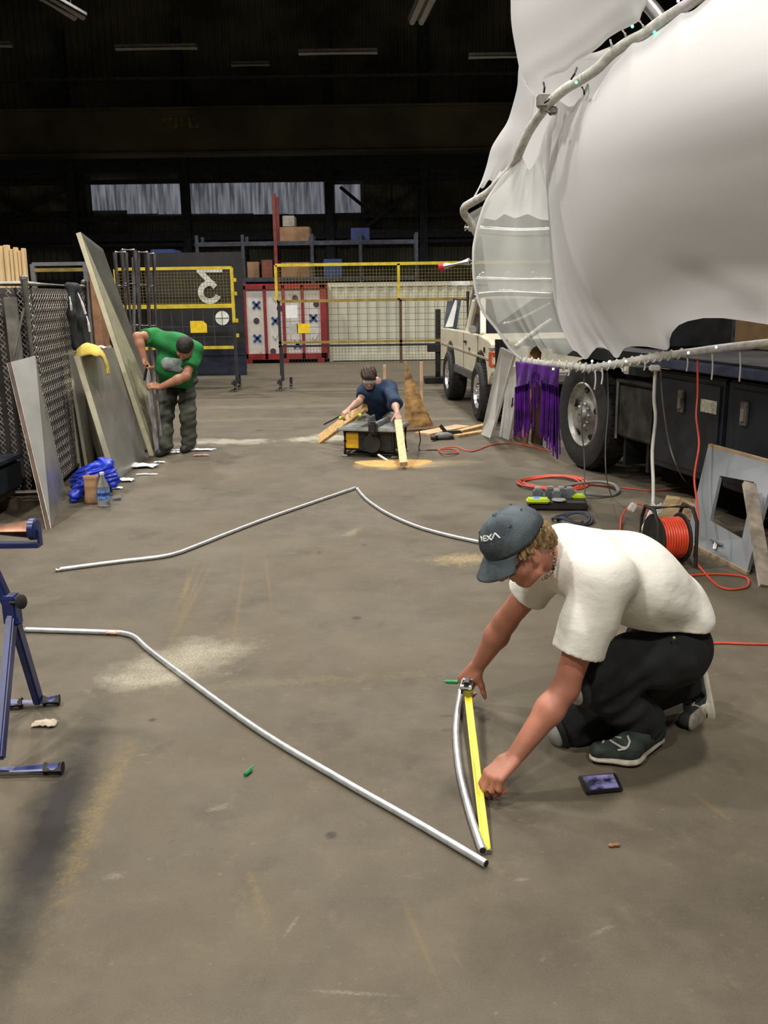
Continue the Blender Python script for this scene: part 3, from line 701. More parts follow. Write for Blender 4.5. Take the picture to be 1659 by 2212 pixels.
for i, (x, y, sx, sy, hh, lbl) in enumerate(((300, 1010, .34, .16, .07, 'largest white plastic scrap at the foot of the foam boards'), (258, 1040, .26, .10, .05, 'long white plastic scrap trailing towards the water bottle'), (318, 1026, .20, .03, .02, 'thin white strip beside the largest plastic scrap'),
                                      (253, 1056, .10, .05, .03, 'small white scrap next to the bottle cap end of the strip'), (418, 974, .42, .07, .04, 'long white offcut on the floor by the green-shirted man'), (365, 980, .22, .06, .05, 'white offcut under the toes of the green-shirted man'), (345, 1000, .10, .04, .03, 'small white offcut between the boards and the standing man'))):
    q = crumple(G(x, y), (sx, sy), i * 3 + 1, 10, hh); solo(q, 'plastic_scrap', M_scrap, lbl, 'litter', 'white scraps around the foam boards', smooth=True)
q = crumple(G(435, 985), (.16, .05), 41, 8, .03); solo(q, 'tan_scrap', mat('tan_paper', (.45, .30, .22), .8), 'tan paper scrap beside the long white offcut', 'litter', smooth=True)
# knife-cut strip the man works on
st = thing('foil_strip', G(335, 990), 'tall narrow foil strip stood upright, held by the green-shirted man', 'foam strip')
q = MB(); q.bar(G(341, 985, .003), P(318, 792, 9.35), .05, .02, (0, 1, 0)); q.build('strip', mat('dull_foil_strip', (.42, .38, .40), .35, .7, .25, 8, stretch=(3, 3, .8)), st)
q = MB(); q.bar(G(352, 983, .003), P(338, 850, 9.4), .03, .02, (0, 1, 0)); q.build('backing_strip', MATS['dull_foil_strip'], st)
# ------------------------------------------------------------------ fabric sculpture over the truck
def fabric_mat(name, col, transp, transl=.35):
    m, nt, b = _nt(name); N = nt.nodes; L = nt.links; out = N['Material Output']; N.remove(b)
    df = N.new('ShaderNodeBsdfDiffuse'); df.inputs[0].default_value = (*col, 1); tl = N.new('ShaderNodeBsdfTranslucent'); tl.inputs[0].default_value = (*col, 1)
    nz = N.new('ShaderNodeTexNoise'); nz.inputs['Scale'].default_value = 900; tc = N.new('ShaderNodeTexCoord'); L.new(tc.outputs['Object'], nz.inputs['Vector'])
    bp = N.new('ShaderNodeBump'); bp.inputs['Strength'].default_value = .08; bp.inputs['Distance'].default_value = .001; L.new(nz.outputs['Fac'], bp.inputs['Height']); L.new(bp.outputs[0], df.inputs['Normal'])
    mx = N.new('ShaderNodeMixShader'); mx.inputs[0].default_value = transl; L.new(df.outputs[0], mx.inputs[1]); L.new(tl.outputs[0], mx.inputs[2])
    if transp:
        tr = N.new('ShaderNodeBsdfTransparent'); m2 = N.new('ShaderNodeMixShader'); m2.inputs[0].default_value = transp
        L.new(mx.outputs[0], m2.inputs[1]); L.new(tr.outputs[0], m2.inputs[2]); L.new(m2.outputs[0], out.inputs[0])
    else: L.new(mx.outputs[0], out.inputs[0])
    return m
M_fab = fabric_mat('white_stretch_fabric', (.82, .82, .84), 0, .30); M_sheer = fabric_mat('sheer_white_fabric', (.66, .68, .66), .34, .3)
M_wrap = mat('white_wrapped_pipe', (.62, .60, .56), .6, 0, .12, 20, bump=.3, bscale=30)
def interp(x, tab):
    xs = [a for a, _ in tab]; ys = [b for _, b in tab]; return float(np.interp(x, xs, ys))
YT = [(1003, 7.6), (1060, 7.25), (1140, 6.7), (1280, 6.15), (1500, 5.4), (1900, 4.4)]; YB = [(1100, 7.0), (1350, 6.45), (1659, 5.7), (1900, 5.2)]
def resample(pts, n):
    pts = [np.array(p, float) for p in pts]; d = [0]
    for a, b in zip(pts, pts[1:]): d.append(d[-1] + np.linalg.norm((b - a)[:2]))
    t = np.linspace(0, d[-1], n); arr = np.array(pts); return np.stack([np.interp(t, d, arr[:, q]) for q in range(3)], 1)
def cr(pts, k=6): return [tuple(p) for p in smooth_path([Vector(p) for p in pts], k)]
def coons(top, bot, lef, rig, nu, nv, bulge=0, fold=0, seed=0):
    c0, c1, d0, d1 = resample(top, nu), resample(bot, nu), resample(lef, nv), resample(rig, nv); rows = []
    ts = np.linspace(0, 1, nu)
    def low(c):      # smooth carrier of a scalloped edge: the scallops fade out within a hand's width of the hem
        k = np.stack([np.polyval(np.polyfit(ts, c[:, q], 3), ts) for q in range(3)], 1); k += np.outer(1 - ts, c[0] - k[0]) + np.outer(ts, c[-1] - k[-1]); return k
    l0, l1 = low(c0), low(c1); C0, C1 = c0, c1
    for j in range(nv):
        v = (j / (nv - 1)); v = v + .35 * math.sin(2 * math.pi * v) / (2 * math.pi) * -1; row = []
        c0 = l0 + (C0 - l0) * math.exp(-v / .09); c1 = l1 + (C1 - l1) * math.exp(-(1 - v) / .09)
        vi = v * (nv - 1); jl = min(int(vi), nv - 2); fr2 = vi - jl; dj0 = d0[jl] * (1 - fr2) + d0[jl + 1] * fr2; dj1 = d1[jl] * (1 - fr2) + d1[jl + 1] * fr2
        for i in range(nu):
            u = i / (nu - 1)
            s = (1 - v) * c0[i] + v * c1[i] + (1 - u) * dj0 + u * dj1 - ((1 - u) * (1 - v) * c0[0] + u * (1 - v) * c0[-1] + (1 - u) * v * c1[0] + u * v * c1[-1])
            bl = 16 * u * (1 - u) * v * (1 - v)
            Y = s[2] + bulge * bl ** .6 + fold * math.sin(u * 31 + seed + 2 * v) * (abs(v - .5) * 2) ** 2 * 4 * u * (1 - u)
            row.append(P(s[0], s[1], Y))
        rows.append(row)
    return rows
def Z3(pts, tab, off=0): return [(x, y, interp(x, tab) + off) for x, y in pts]
sc_ = thing('fabric_sculpture', (1.9, 6.4, 1.0), 'huge white stretch-fabric sculpture on bent pipe ribs above the truck', 'sculpture')
def panel(name, rows, m=M_fab, solid=.0):
    q = MB(); q.grid(rows); return q.build(name, m, sc_, smooth='all', flip=False)
Nl = [(1281, 205, 6.12), (1262, 262, 6.12), (1248, 330, 6.12), (1241, 410, 6.15), (1242, 480, 6.2), (1252, 550, 6.25), (1270, 610, 6.3), (1295, 660, 6.35), (1325, 705, 6.38), (1364, 748, 6.42)]
Ntop = Z3([(1281, 205), (1295, 186), (1319, 145), (1343, 118), (1367, 86), (1379, 88), (1396, 82), (1420, 67), (1439, 54), (1471, 25), (1485, 27), (1500, 21), (1521, 1), (1560, -38), (1600, -60), (1660, -95), (1950, -260)], YT)
Nbot = Z3([(1364, 748), (1380, 748), (1398, 749), (1418, 753), (1440, 757), (1447, 750), (1446, 735), (1452, 718), (1465, 703), (1485, 694), (1520, 687), (1560, 687), (1600, 692), (1659, 701), (1750, 712), (1950, 715)], YB)
Nr = [(1950, -260, 4.3), (1990, 100, 3.9), (1990, 450, 4.3), (1950, 715, 5.1)]
panel('fabric_panel', coons(Ntop, Nbot, cr(Nl), cr(Nr), 90, 60, -.42))
Ml = [(1163, 336, 6.75), (1167, 348, 6.8), (1181, 409, 6.85), (1188, 508, 6.85), (1190, 548, 6.85), (1194, 632, 6.85), (1213, 708, 6.8), (1238, 757, 6.75)]
Mtop = Z3([(1163, 336), (1172, 300), (1190, 245), (1206, 215), (1215, 222), (1227, 231), (1239, 229), (1256, 207), (1270, 178), (1281, 205)], YT)
Mbot = Z3([(1238, 757), (1246, 760), (1263, 777), (1270, 774), (1280, 760), (1290, 750), (1302, 750), (1315, 757), (1328, 773), (1336, 773), (1348, 752), (1364, 748)], YB)
panel('fabric_panel', coons(Mtop, Mbot, cr(Ml), cr(Nl), 40, 44, .10, .01))
Tl = [(1108, 368, 6.95), (1090, 379, 7.02), (1065, 413, 7.08), (1048, 442, 7.1), (1035, 481, 7.12), (1026, 520, 7.14), (1023, 548, 7.14), (1025, 607, 7.14), (1040, 666, 7.1), (1074, 712, 7.06), (1103, 754, 7.02), (1128, 778, 6.98)]
Ttop = Z3([(1108, 368), (1120, 352), (1128, 338), (1136, 357), (1142, 368), (1151, 360), (1160, 342), (1163, 336)], YT, .05)
Tbot = Z3([(1128, 778), (1140, 772), (1150, 752), (1159, 747), (1170, 757), (1180, 778), (1188, 758), (1197, 773), (1208, 772), (1220, 771), (1238, 757)], YB)
panel('sheer_panel', coons(Ttop, Tbot, cr(Tl), cr(Ml), 46, 46, -.18, .025), M_sheer)['label'] = 'sheer grey-white fabric panel'
q = MB(); q.tube([P(*p) for p in cr(Tl)], .012, 8); q.build('panel_hem', M_fab, sc_, smooth=True)
Ul = [(1130, -420, 6.9), (1108, -200, 6.9), (1103, -60, 6.9), (1103, 0, 6.9), (1105, 55, 6.88), (1116, 118, 6.85), (1124, 155, 6.8), (1138, 180, 6.75), (1156, 206, 6.65)]
Ubot = Z3([(1156, 206), (1165, 205), (1174, 182), (1179, 169), (1198, 161), (1222, 154), (1246, 131), (1275, 116), (1295, 101), (1314, 82), (1340, 66), (1355, 60), (1381, 46), (1387, 27), (1401, 0), (1420, -40), (1470, -90), (1600, -200)], YT, -.02)
Utop = [(1130, -420, 6.9), (1300, -470, 6.2), (1450, -480, 5.6), (1600, -470, 5.1)]; Ur = [(1600, -470, 5.1), (1620, -330, 5.0), (1600, -200, 5.1)]
panel('fabric_panel', coons(cr(Utop), Ubot, cr(Ul), cr(Ur), 70, 50, -.25))
U2l = [(1121, 140, 6.95), (1119, 160, 7.0), (1117, 190, 7.05), (1105, 236, 7.2), (1095, 265, 7.25), (1078, 291, 7.3), (1061, 320, 7.35), (1051, 358, 7.4), (1038, 396, 7.45), (1021, 428, 7.5)]
U2t = [(1121, 140, 6.95), (1128, 158, 6.9), (1138, 181, 6.8), (1156, 206, 6.68)]
U2r = [(1156, 206, 6.68), (1152, 240, 6.75), (1140, 285, 6.85), (1122, 325, 6.95), (1104, 352, 7.08)]
U2b = [(1021, 428, 7.5), (1030, 420, 7.45), (1036, 404, 7.42), (1042, 408, 7.4), (1046, 404, 7.36), (1056, 388, 7.34), (1064, 392, 7.3), (1070, 385, 7.28), (1080, 368, 7.24), (1087, 374, 7.2), (1094, 365, 7.16), (1104, 352, 7.08)]
panel('fabric_panel', coons(U2t, U2b, cr(U2l), cr(U2r), 36, 40, -.10))
# far side of the sculpture, seen through gaps and through the sheer panel
Bt = [(1150, 190, 8.3), (1200, 130, 8.1), (1290, 112, 7.8), (1420, 60, 7.6)]; Bb = [(1040, 470, 8.6), (1070, 476, 8.5), (1090, 462, 8.45), (1112, 472, 8.4), (1140, 462, 8.3), (1165, 474, 8.3), (1230, 480, 8.1), (1330, 480, 7.8)]
panel('fabric_panel', coons(Bt, Bb, [(1150, 190, 8.3), (1090, 300, 8.5), (1040, 470, 8.6)], [(1420, 60, 7.6), (1400, 250, 7.6), (1330, 480, 7.8)], 40, 30, .15))
panel('fabric_panel', coons([(1040, 505, 8.6), (1120, 512, 8.4), (1200, 508, 8.2), (1300, 500, 8.0)], [(1075, 700, 8.5), (1160, 640, 8.3), (1300, 610, 8.0)], [(1040, 505, 8.6), (1050, 600, 8.6), (1075, 700, 8.5)], [(1300, 500, 8.0), (1320, 560, 8.0), (1300, 610, 8.0)], 24, 20, .1), M_sheer)
# small flap under the tip
panel('fabric_panel', coons([(1012, 462, 7.62), (1030, 452, 7.5), (1050, 440, 7.4), (1062, 432, 7.35)], [(1030, 500, 7.6), (1034, 498, 7.5), (1038, 490, 7.45), (1044, 478, 7.4)], [(1012, 462, 7.62), (1020, 482, 7.6), (1030, 500, 7.6)], [(1062, 432, 7.35), (1052, 455, 7.36), (1044, 478, 7.4)], 12, 12, .05), M_sheer)
# pipe rim and ribs
def pipe(pts, r, name='pipe_rib', m=M_wrap, k=8):
    q = MB(); q.tube([P(*p) for p in cr(pts, k)], r, 12); return q.build(name, m, sc_, smooth=True)
rim = [(1034, 512, 7.75), (1016, 480, 7.72), (1003, 462, 7.68), (1004, 448, 7.6), (1020, 437, 7.5), (1055, 416, 7.3), (1085, 385, 7.12), (1110, 356, 6.95), (1130, 310, 6.72), (1150, 272, 6.6), (1185, 225, 6.42), (1220, 193, 6.3), (1255, 172, 6.2), (1290, 148, 6.08), (1320, 118, 5.98), (1355, 92, 5.86), (1390, 74, 5.72), (1430, 45, 5.6), (1500, 0, 5.35), (1600, -70, 5.05), (1800, -210, 4.6)]
pr_ = pipe(rim, .032, 'rim_pipe')
low = [(1128, 779, 6.98), (1160, 784, 6.9), (1200, 788, 6.78), (1240, 791, 6.68), (1275, 795, 6.6), (1310, 790, 6.52), (1350, 783, 6.42), (1400, 774, 6.3), (1440, 768, 6.2), (1500, 760, 6.05), (1560, 752, 5.9), (1659, 741, 5.66), (1800, 725, 5.4), (1980, 712, 5.1)]
pl_ = pipe(low, .027, 'lower_pipe')
for pts, r in (([(1005, 492, 8.6), (1120, 500, 8.4), (1250, 494, 8.1)], .03), ([(1024, 603, 7.7), (1100, 605, 7.6), (1195, 604, 7.4)], .022), ([(1026, 637, 7.7), (1090, 632, 7.6), (1195, 636, 7.4)], .026), ([(1112, 752, 7.3), (1150, 722, 7.3), (1192, 690, 7.3)], .022), ([(1085, 700, 7.4), (1120, 690, 7.4), (1190, 655, 7.4)], .012), ([(1330, -60, 7.2), (1410, 20, 7.0), (1440, 70, 6.9), (1455, 130, 6.9)], .05)):
    pipe(pts, r, 'inner_strut', mat('bright_conduit_strut', (.7, .7, .7), .3, .8))
# lashings, ties and pixel lights on the pipes
M_tie = mat('white_lashing', (.75, .75, .73), .6); M_zip = mat('black_zip_tie', (.02, .02, .02), .5)
lowp = [P(*p) for p in cr(low, 8)]; rimp = [P(*p) for p in cr(rim, 8)]
for i in range(2, 70, 3):
    if i < len(lowp) - 1:
        p = lowp[i]; q = MB(); q.tube([p + Vector((0, -.034 * math.cos(g) * 1.0, .034 * math.sin(g))) + Vector((.012 * math.sin(g * 1.0), 0, 0)) for g in [2 * math.pi * k / 10 for k in range(10)]], .006, 5, closed=True); q.build('lashing', M_tie, pl_, smooth=True)
for x, y0, y1, Y in ((1228, 797, 812, 6.68), (1345, 790, 803, 6.42), (1392, 782, 800, 6.3), (1484, 768, 802, 6.1), (1538, 762, 820, 5.95), (1598, 758, 824, 5.8), (1300, 795, 830, 6.5), (1285, 800, 842, 6.55)):
    q = MB(); q.tube(smooth_path([P(x, y0 - 4, Y), P(x + 1.5, (y0 + y1) / 2, Y), P(x - 1, y1, Y)], 4), .006, 5); q.build('loose_tie', M_tie, pl_, smooth=True)
for x, y, x2, y2, Y in ((1233, 172, 1246, 146, 6.15), (1257, 188, 1262, 204, 6.1), (1176, 222, 1186, 214, 6.35), (1178, 240, 1190, 248, 6.35), (1318, 86, 1320, 106, 5.95), (1345, 66, 1352, 80, 5.85), (1382, 46, 1392, 64, 5.7), (1174, 178, 1175, 200, 6.4)):
    q = MB(); q.tube([P(x, y, Y), P((x + x2) / 2 + 2, (y + y2) / 2, Y - .02), P(x2, y2, Y)], .007, 5); q.build('zip_tie', M_zip if x < 1300 else M_tie, pr_, smooth=True)
q = MB(); c = P(1176, 219, 6.42); q.box(c, (.10, .06, .08)); q.box(c + Vector((.06, -.01, -.06)), (.05, .05, .05)); q.build('pipe_clamp', M_post, pr_, bevel=.01)
for x, y, Y, c in ((1245, 178, 6.14, (.1, 1, .35)), (1366, 57, 5.72, (.1, 1, .4)), (1414, 70, 5.6, (.05, .9, .65)), (1465, 2, 5.4, (.6, .2, 1)), (1279, 780, 6.5, (.2, .8, 1)), (1316, 781, 6.42, (.3, .8, .9)), (1487, 762, 6.0, (.4, .7, 1)), (1547, 750, 5.86, (.3, .25, 1)), (1195, 797, 6.72, (.2, 1, .1)), (1352, 780, 6.35, (1, .8, .6))):
    q = MB(); q.ell(P(x, y, Y - .035), (.009, .009, .009), n=8, m=6)
    q.build('pixel_light', mat('pixel_%d_%d' % (x, y), c, .3, emit=6.0), pl_ if y > 500 else pr_, smooth=True)
# white tube with a red tip sticking out of the frame
t = thing('tube_lamp', P(980, 571, 7.5), 'white tube with a red tip poking out beside the sheer fabric', 'tube lamp')
a, b_ = P(957, 576, 7.5), P(1014, 565, 7.4); d = (b_ - a).normalized()
q = MB(); q.tube([a, b_], .030, 14); q.build('tube', mat('glossy_white_tube', (.85, .86, .9), .3), t, smooth=True)
q = MB(); q.lathe([(.02, -.03), (.033, -.026), (.033, .012), (.03, .014)], a, d, 14); q.build('red_tip', mat('red_cap', (.7, .02, .04), .4), t, smooth=True)
q = MB(); q.tube([b_, P(1030, 563, 7.3)], .016, 8); q.build('bracket', M_post, t)

# ------------------------------------------------------------------ flatbed truck under the sculpture
TO = Vector((1.81, 8.24, 0)); TA = math.radians(14); TD = Vector((math.sin(TA), -math.cos(TA), 0)); TN = Vector((-math.cos(TA), -math.sin(TA), 0))
def TL(s, n, z): return TO + TD * s + TN * n + Vector((0, 0, z))
TR = Matrix((TD, TN, Vector((0, 0, 1)))).transposed()
tk = thing('flatbed_truck', TL(0, -.8, 0), 'dark flatbed truck with steel wheels and side lockers under white fabric', 'truck')
M_chas = mat('grimy_black_chassis', (.016, .018, .022), .6, .2, .3, 6); M_navy = mat('dark_navy_locker', (.014, .019, .030), .45, .1, .15, 5); M_tyre = mat('tyre_rubber', (.022, .022, .024), .8, 0, .2, 20)
M_rim = mat('dusty_steel_rim', (.42, .42, .40), .45, .5, .2, 10)
def wheel(parent, c, ax, R, wd, rimm, lugs=10, holes=5):
    c = Vector(c); ax = Vector(ax).normalized(); h = wd / 2
    q = MB(); q.lathe([(R * .60, -h * .8), (R * .80, -h), (R * .96, -h * .85), (R, -h * .55), (R, h * .55), (R * .96, h * .85), (R * .80, h), (R * .60, h * .8), (R * .58, h * .5), (R * .58, -h * .5), (R * .60, -h * .8)], c, ax, 40, False)
    ty = q.build('tyre', M_tyre, parent, smooth=True)
    q = MB()
    for i in range(36):
        g = 2 * math.pi * i / 36; a, b_, _ = frame_from(ax); rd = a * math.cos(g) + b_ * math.sin(g); q.bar(c + rd * R * .985 - ax * h * .62, c + rd * R * .985 + ax * h * .62, R * .10, R * .05, rd)
    q.build('tread_block', M_tyre, ty)
    q = MB(); q.lathe([(R * .60, h * .78), (R * .57, h * .86), (R * .53, h * .60), (R * .40, h * .42), (R * .28, h * .42), (R * .25, h * .60), (R * .13, h * .75), (R * .12, h * .95), (R * .02, h * .98)], c, ax, 36, False)
    rm = q.build('rim', rimm, parent, smooth=True)
    a, b_, _ = frame_from(ax)
    for i in range(holes):
        g = 2 * math.pi * (i + .3) / holes; rd = a * math.cos(g) + b_ * math.sin(g); q = MB(); q.lathe([(R * .075, 0), (R * .075, h * .12)], c + rd * R * .455 + ax * h * .50, ax + rd * .55, 12); q.build('hand_hole', M_rub, rm)
    for i in range(lugs):
        g = 2 * math.pi * i / lugs; rd = a * math.cos(g) + b_ * math.sin(g); q = MB(); q.lathe([(R * .035, 0), (R * .035, h * .2), (R * .02, h * .26)], c + rd * R * .205 + ax * h * .55, ax, 6); q.build('lug_nut', rimm, rm)
    return ty
wheel(tk, TL(0, -.14, .50), TN, .50, .30, M_rim)
wheel(tk, TL(0, -1.85, .50), -TN, .50, .30, M_rim)
def tbox(name, s0, s1, n0, n1, z0, z1, m, parent=tk, bevel=0):
    q = MB(); q.box(TL((s0 + s1) / 2, (n0 + n1) / 2, (z0 + z1) / 2), (s1 - s0, n1 - n0, z1 - z0), TR); return q.build(name, m, parent, bevel=bevel)
tbox('frame_rail', -1.4, 4.8, -.75, -.60, .55, .80, M_chas); tbox('frame_rail', -1.4, 4.8, -1.40, -1.25, .55, .80, M_chas)
tbox('axle', -.07, .07, -1.8, -.2, .42, .58, M_chas); tbox('mudguard', -.60, .62, -.42, .02, 1.02, 1.06, M_chas)
tbox('deck', -1.4, 4.8, -2.0, .02, 1.06, 1.12, M_chas)
tbox('deck_rail', 1.0, 4.8, .02, .05, 1.03, 1.10, mat('blue_grey_rail', (.07, .085, .15), .4, .3), bevel=.008)
bb = tbox('battery_box', .50, 1.12, -.50, -.08, .38, .84, mat('worn_grey_battery_box', (.05, .05, .046), .6, .2, .3, 8), bevel=.02)
tbox('box_strap', .52, .56, -.075, -.07, .36, .86, M_post, bb); tbox('box_lid', .49, 1.13, -.51, -.07, .84, .87, mat('worn_grey_battery_box', (0, 0, 0)), bb, .01)
tbox('bracket', .60, .64, -.4, -.12, .14, .38, M_chas); tbox('bracket', .98, 1.02, -.4, -.12, .14, .38, M_chas)
for s0, s1 in ((1.22, 2.14), (2.16, 3.05), (3.07, 4.0)):
    lk = tbox('side_locker', s0, s1, -.55, -.02, .26, 1.0, M_navy, tk, .012)
    tbox('locker_door', s0 + .05, s1 - .05, -.02, -.008, .31, .95, M_navy, lk, .004)
for s in (1.63, 2.38):
    lt = tbox('latch', s - .035, s + .035, -.008, .012, .72, .88, mat('scuffed_latch_plate', (.17, .15, .14), .5, .4, .2, 20), tk, .004)
    tbox('latch_paddle', s - .018, s + .018, .012, .022, .75, .83, M_post, lt)
tbox('data_plate', 1.87, 2.06, -.008, -.004, .755, .845, mat('cream_data_plate', (.55, .54, .43), .6, 0, .15, 40), tk)
# load on the deck seen under the fabric
g1 = thing('generator', TL(.55, -.6, 1.12), 'dark machinery with gauges standing on the truck deck', 'machine')
q = MB(); q.box(TL(.55, -.62, 1.43), (.62, .62, .60), TR); q.build('housing', M_chas, g1, bevel=.02)
q = MB(); q.box(TL(.55, -.29, 1.36), (.5, .03, .03), TR); q.build('rail', M_post, g1)
for i in range(5):
    q = MB(); q.box(TL(.4 + i * .08, -.29, 1.22), (.03, .02, .05), TR); q.build('switch', mat('pale_switch', (.14, .15, .17), .4), g1)
q = MB(); q.box(TL(.62, -1.18, 1.6), (.30, .40, .95), TR); solo(q, 'grey_cabinet', mat('grey_blue_cabinet', (.16, .18, .22), .5, .2, .1), 'grey blue upright cabinet on the truck deck', 'cabinet', bevel=.01)
cb = thing('cardboard_carton', TL(1.25, -1.25, 1.12), 'brown cardboard carton on the truck deck above the lockers', 'box')
q = MB(); q.box(TL(1.25, -1.25, 1.45), (.80, .6, .65), TR); q.build('carton', mat('brown_cardboard', (.30, .18, .09), .85, 0, .1, 6), cb, bevel=.006)
q = MB(); q.box(TL(1.25, -.945, 1.45), (.80, .004, .06), TR); q.build('packing_tape', mat('tan_tape', (.36, .25, .13), .3), cb)

# ------------------------------------------------------------------ purple shawl hung on the lower pipe end
def shawl():
    rows = []; NU = 46
    t = thing('purple_shawl', P(1158, 790, 6.85), 'purple fringed shawl hung from the end of the lower pipe', 'shawl')
    q = MB(); hem = []
    for i in range(NU):
        u = i / (NU - 1); x = 1113 + 95 * u + 0; Y = 6.84 - .10 * u
        dip = 862 - 10 * math.sin(u * math.pi) if not .30 < u < .62 else 852 - 26 * math.sin((u - .30) / .32 * math.pi)
        y0 = 780 + 14 * u; col = []
        for j in range(16):
            v = j / 15; col.append(P(x + (1 - v) * 0 + 2 * math.sin(v * 3 + u * 9), y0 + (dip - y0) * v, Y + .022 * math.sin(u * 26 + v * 3) * (.4 + v) - .03))
        rows.append(col); hem.append((x, dip, Y))
    q.grid(rows); q.build('cloth', mat('purple_cloth', (.085, .006, .22), .7, 0, .25, 12, sheen=.3), t, smooth='all', solid=.0015)
    q = MB(); rnd = random.Random(3)
    for k in range(120):
        u = rnd.random(); i = min(NU - 1, int(u * (NU - 1))); x, y, Y = hem[i]
        if .34 < u < .60 and rnd.random() < .8: continue
        L_ = (930 + rnd.uniform(-15, 20)) if u < .45 else (905 + 85 * ((u - .55) / .45) ** .5 + rnd.uniform(-22, 8) if u > .58 else 880)
        w0 = rnd.uniform(-3, 3); Y += rnd.uniform(-.05, .02)
        q.tube(smooth_path([P(x, y - 26, Y - .055), P(x + w0 * .4, y + (L_ - y) * .4, Y - .03), P(x + w0, y + (L_ - y) * .75, Y - .02), P(x + w0 * 1.2, L_, Y - .02)], 3), .0055, 5)
    q.build('fringe', mat('purple_fringe', (.10, .008, .26), .6, 0, .3, 9), t, smooth=True)
shawl()

# ------------------------------------------------------------------ boards leaning beyond the wheel
M_white = mat('white_painted_board', (.86, .88, .88), .5, 0, .06, 5); M_osb = mat('plywood_face', (.47, .28, .11), .75, 0, .3, 7, stretch=(1, 1, 2))
def plank4(pts, th, name, m, label, cat='board', group=None, **k):
    c4 = [Vector(p) for p in pts]; nn = (c4[1] - c4[0]).cross(c4[-1] - c4[0]).normalized()
    q = MB(); q.prism(c4, nn * th); return solo(q, name, m, label, cat, group, **k)
plank4([G(1044, 938), G(1064, 946), P(1116, 765, 9.6), P(1086, 750, 9.6)], .03, 'white_board', M_white, 'wide white board leaning between pickup and purple shawl', 'board')
plank4([G(1083, 942), G(1104, 950), P(1122, 850, 9.7), P(1120, 790, 9.7), P(1105, 790, 9.7)], .03, 'white_board', M_white, 'narrow white trim board leaning behind the wide white board', 'board')
q = MB(); q.bar(G(1098, 938, .01), P(1108, 860, 9.7), .012); solo(q, 'black_rod', M_rub, 'thin black rod standing against the narrow white trim board', 'rod')
plank4([G(1112, 945), G(1140, 957), P(1150, 860, 9.4), P(1172, 750, 9.5), P(1150, 745, 9.6), P(1120, 840, 9.6)], .02, 'plywood_offcut', M_osb, 'plywood offcut standing behind the purple shawl', 'plywood')
plank4([G(1150, 955), G(1172, 962), P(1180, 820, 9.2), P(1160, 815, 9.2)], .02, 'dark_plywood', mat('dark_stained_ply', (.10, .055, .03), .7, 0, .2), 'dark stained board behind the fringe of the shawl', 'board')
plank4([P(1070, 880, 10.9), P(1092, 880, 10.9), P(1096, 733, 10.9), P(1069, 733, 10.9)], .05, 'black_board', M_black, 'black board in front of the pickup grille', 'panel')

# ------------------------------------------------------------------ grey panel with a cut-out leaning on the lockers
A, B, C_, D_ = G(1480, 1172, .003), G(1612, 1240, .003), P(1676, 1002, 5.45), P(1530, 962, 5.95)
t = thing('grey_door_panel', (A + B) / 2, 'grey panel with a skewed window cut-out leaning on the truck lockers', 'panel')
def bil(u, v): return (A * (1 - u) + B * u) * (1 - v) + (D_ * (1 - u) + C_ * u) * v
pn = (B - A).cross(D_ - A).normalized(); hole = [(.30, .30), (.82, .26), (.78, .78), (.28, .74)]; outer = [(0, 0), (1, 0), (1, 1), (0, 1)]
q = MB()
fr = [bil(*p) for p in outer]; hi_ = [bil(*p) for p in hole]; th = pn * .022
vs = fr + hi_ + [p - th for p in fr] + [p - th for p in hi_]
fs = []
for i in range(4):
    j = (i + 1) % 4; fs += [(i, j, 4 + j, 4 + i), (8 + j, 8 + i, 12 + i, 12 + j), (j, i, 8 + i, 8 + j), (4 + i, 4 + j, 12 + j, 12 + i)]
q.add(vs, fs); q.build('sheet', mat('matt_grey_paint', (.22, .235, .26), .6, 0, .08, 4), t)
q = MB(); e = bil(.50, .14) + pn * .012; q.bar(e - (B - A).normalized() * .06, e + (B - A).normalized() * .06, .02, .016); q.bar(e, e + (A - D_).normalized() * .05, .02, .016); q.build('tee_handle', mat('bright_tee_handle', (.6, .62, .64), .3, .8), t, bevel=.003)
q = MB(); q.bar(D_ - th * .5, C_ - th * .5, .03, .03); q.bar(A - th * .5 + Vector((0, 0, .01)), B - th * .5 + Vector((0, 0, .01)), .024, .02); q.build('wood_edge', mat('raw_wood_edge', (.42, .30, .17), .8), t)
q = MB(); q.bar(G(1655, 1268, .0), P(1618, 1045, 5.35), .075, .03, (0, 1, 0)); solo(q, 'scuffed_plank', mat('scuffed_plank_wood', (.36, .31, .25), .75, 0, .25, 9), 'scuffed tan plank leaning across the grey cut-out panel', 'plank')

# ------------------------------------------------------------------ cords, reel, charger and coils on the floor
M_cord = mat('orange_cord', (.62, .075, .035), .5); M_wcord = mat('white_cord', (.66, .65, .62), .55); M_gcord = mat('grey_cord', (.17, .18, .18), .5)
def cord(name, pts, r, m, label, cat='cord', k=8, group=None, n=7):
    q = MB(); q.tube(smooth_path(pts, k), r, n); return solo(q, name, m, label, cat, group, smooth=True)
def coil(c, rx, turns, r, seed, wob=.12, hh=.02):
    rnd = random.Random(seed); pts = []
    for i in range(turns * 14):
        g = 2 * math.pi * i / 14; k = 1 + wob * math.sin(i * .37 + seed) + rnd.uniform(-.03, .03); pts.append(Vector(c) + Vector((math.cos(g) * rx * k, math.sin(g) * rx * k, r + hh * (.5 + .5 * math.sin(i * .9)))))
    return pts
cord('orange_cord_coil', coil(G(1192, 1046), .27, 7, .006, 1, .14), .006, M_cord, 'loosely coiled orange extension cord next to the truck wheel', k=3)
cord('grey_hose_coil', coil(G(1272, 1062), .235, 5, .011, 2, .03, .03), .011, M_gcord, 'neat coil of grey hose beside the orange cord coil', 'hose', k=3)
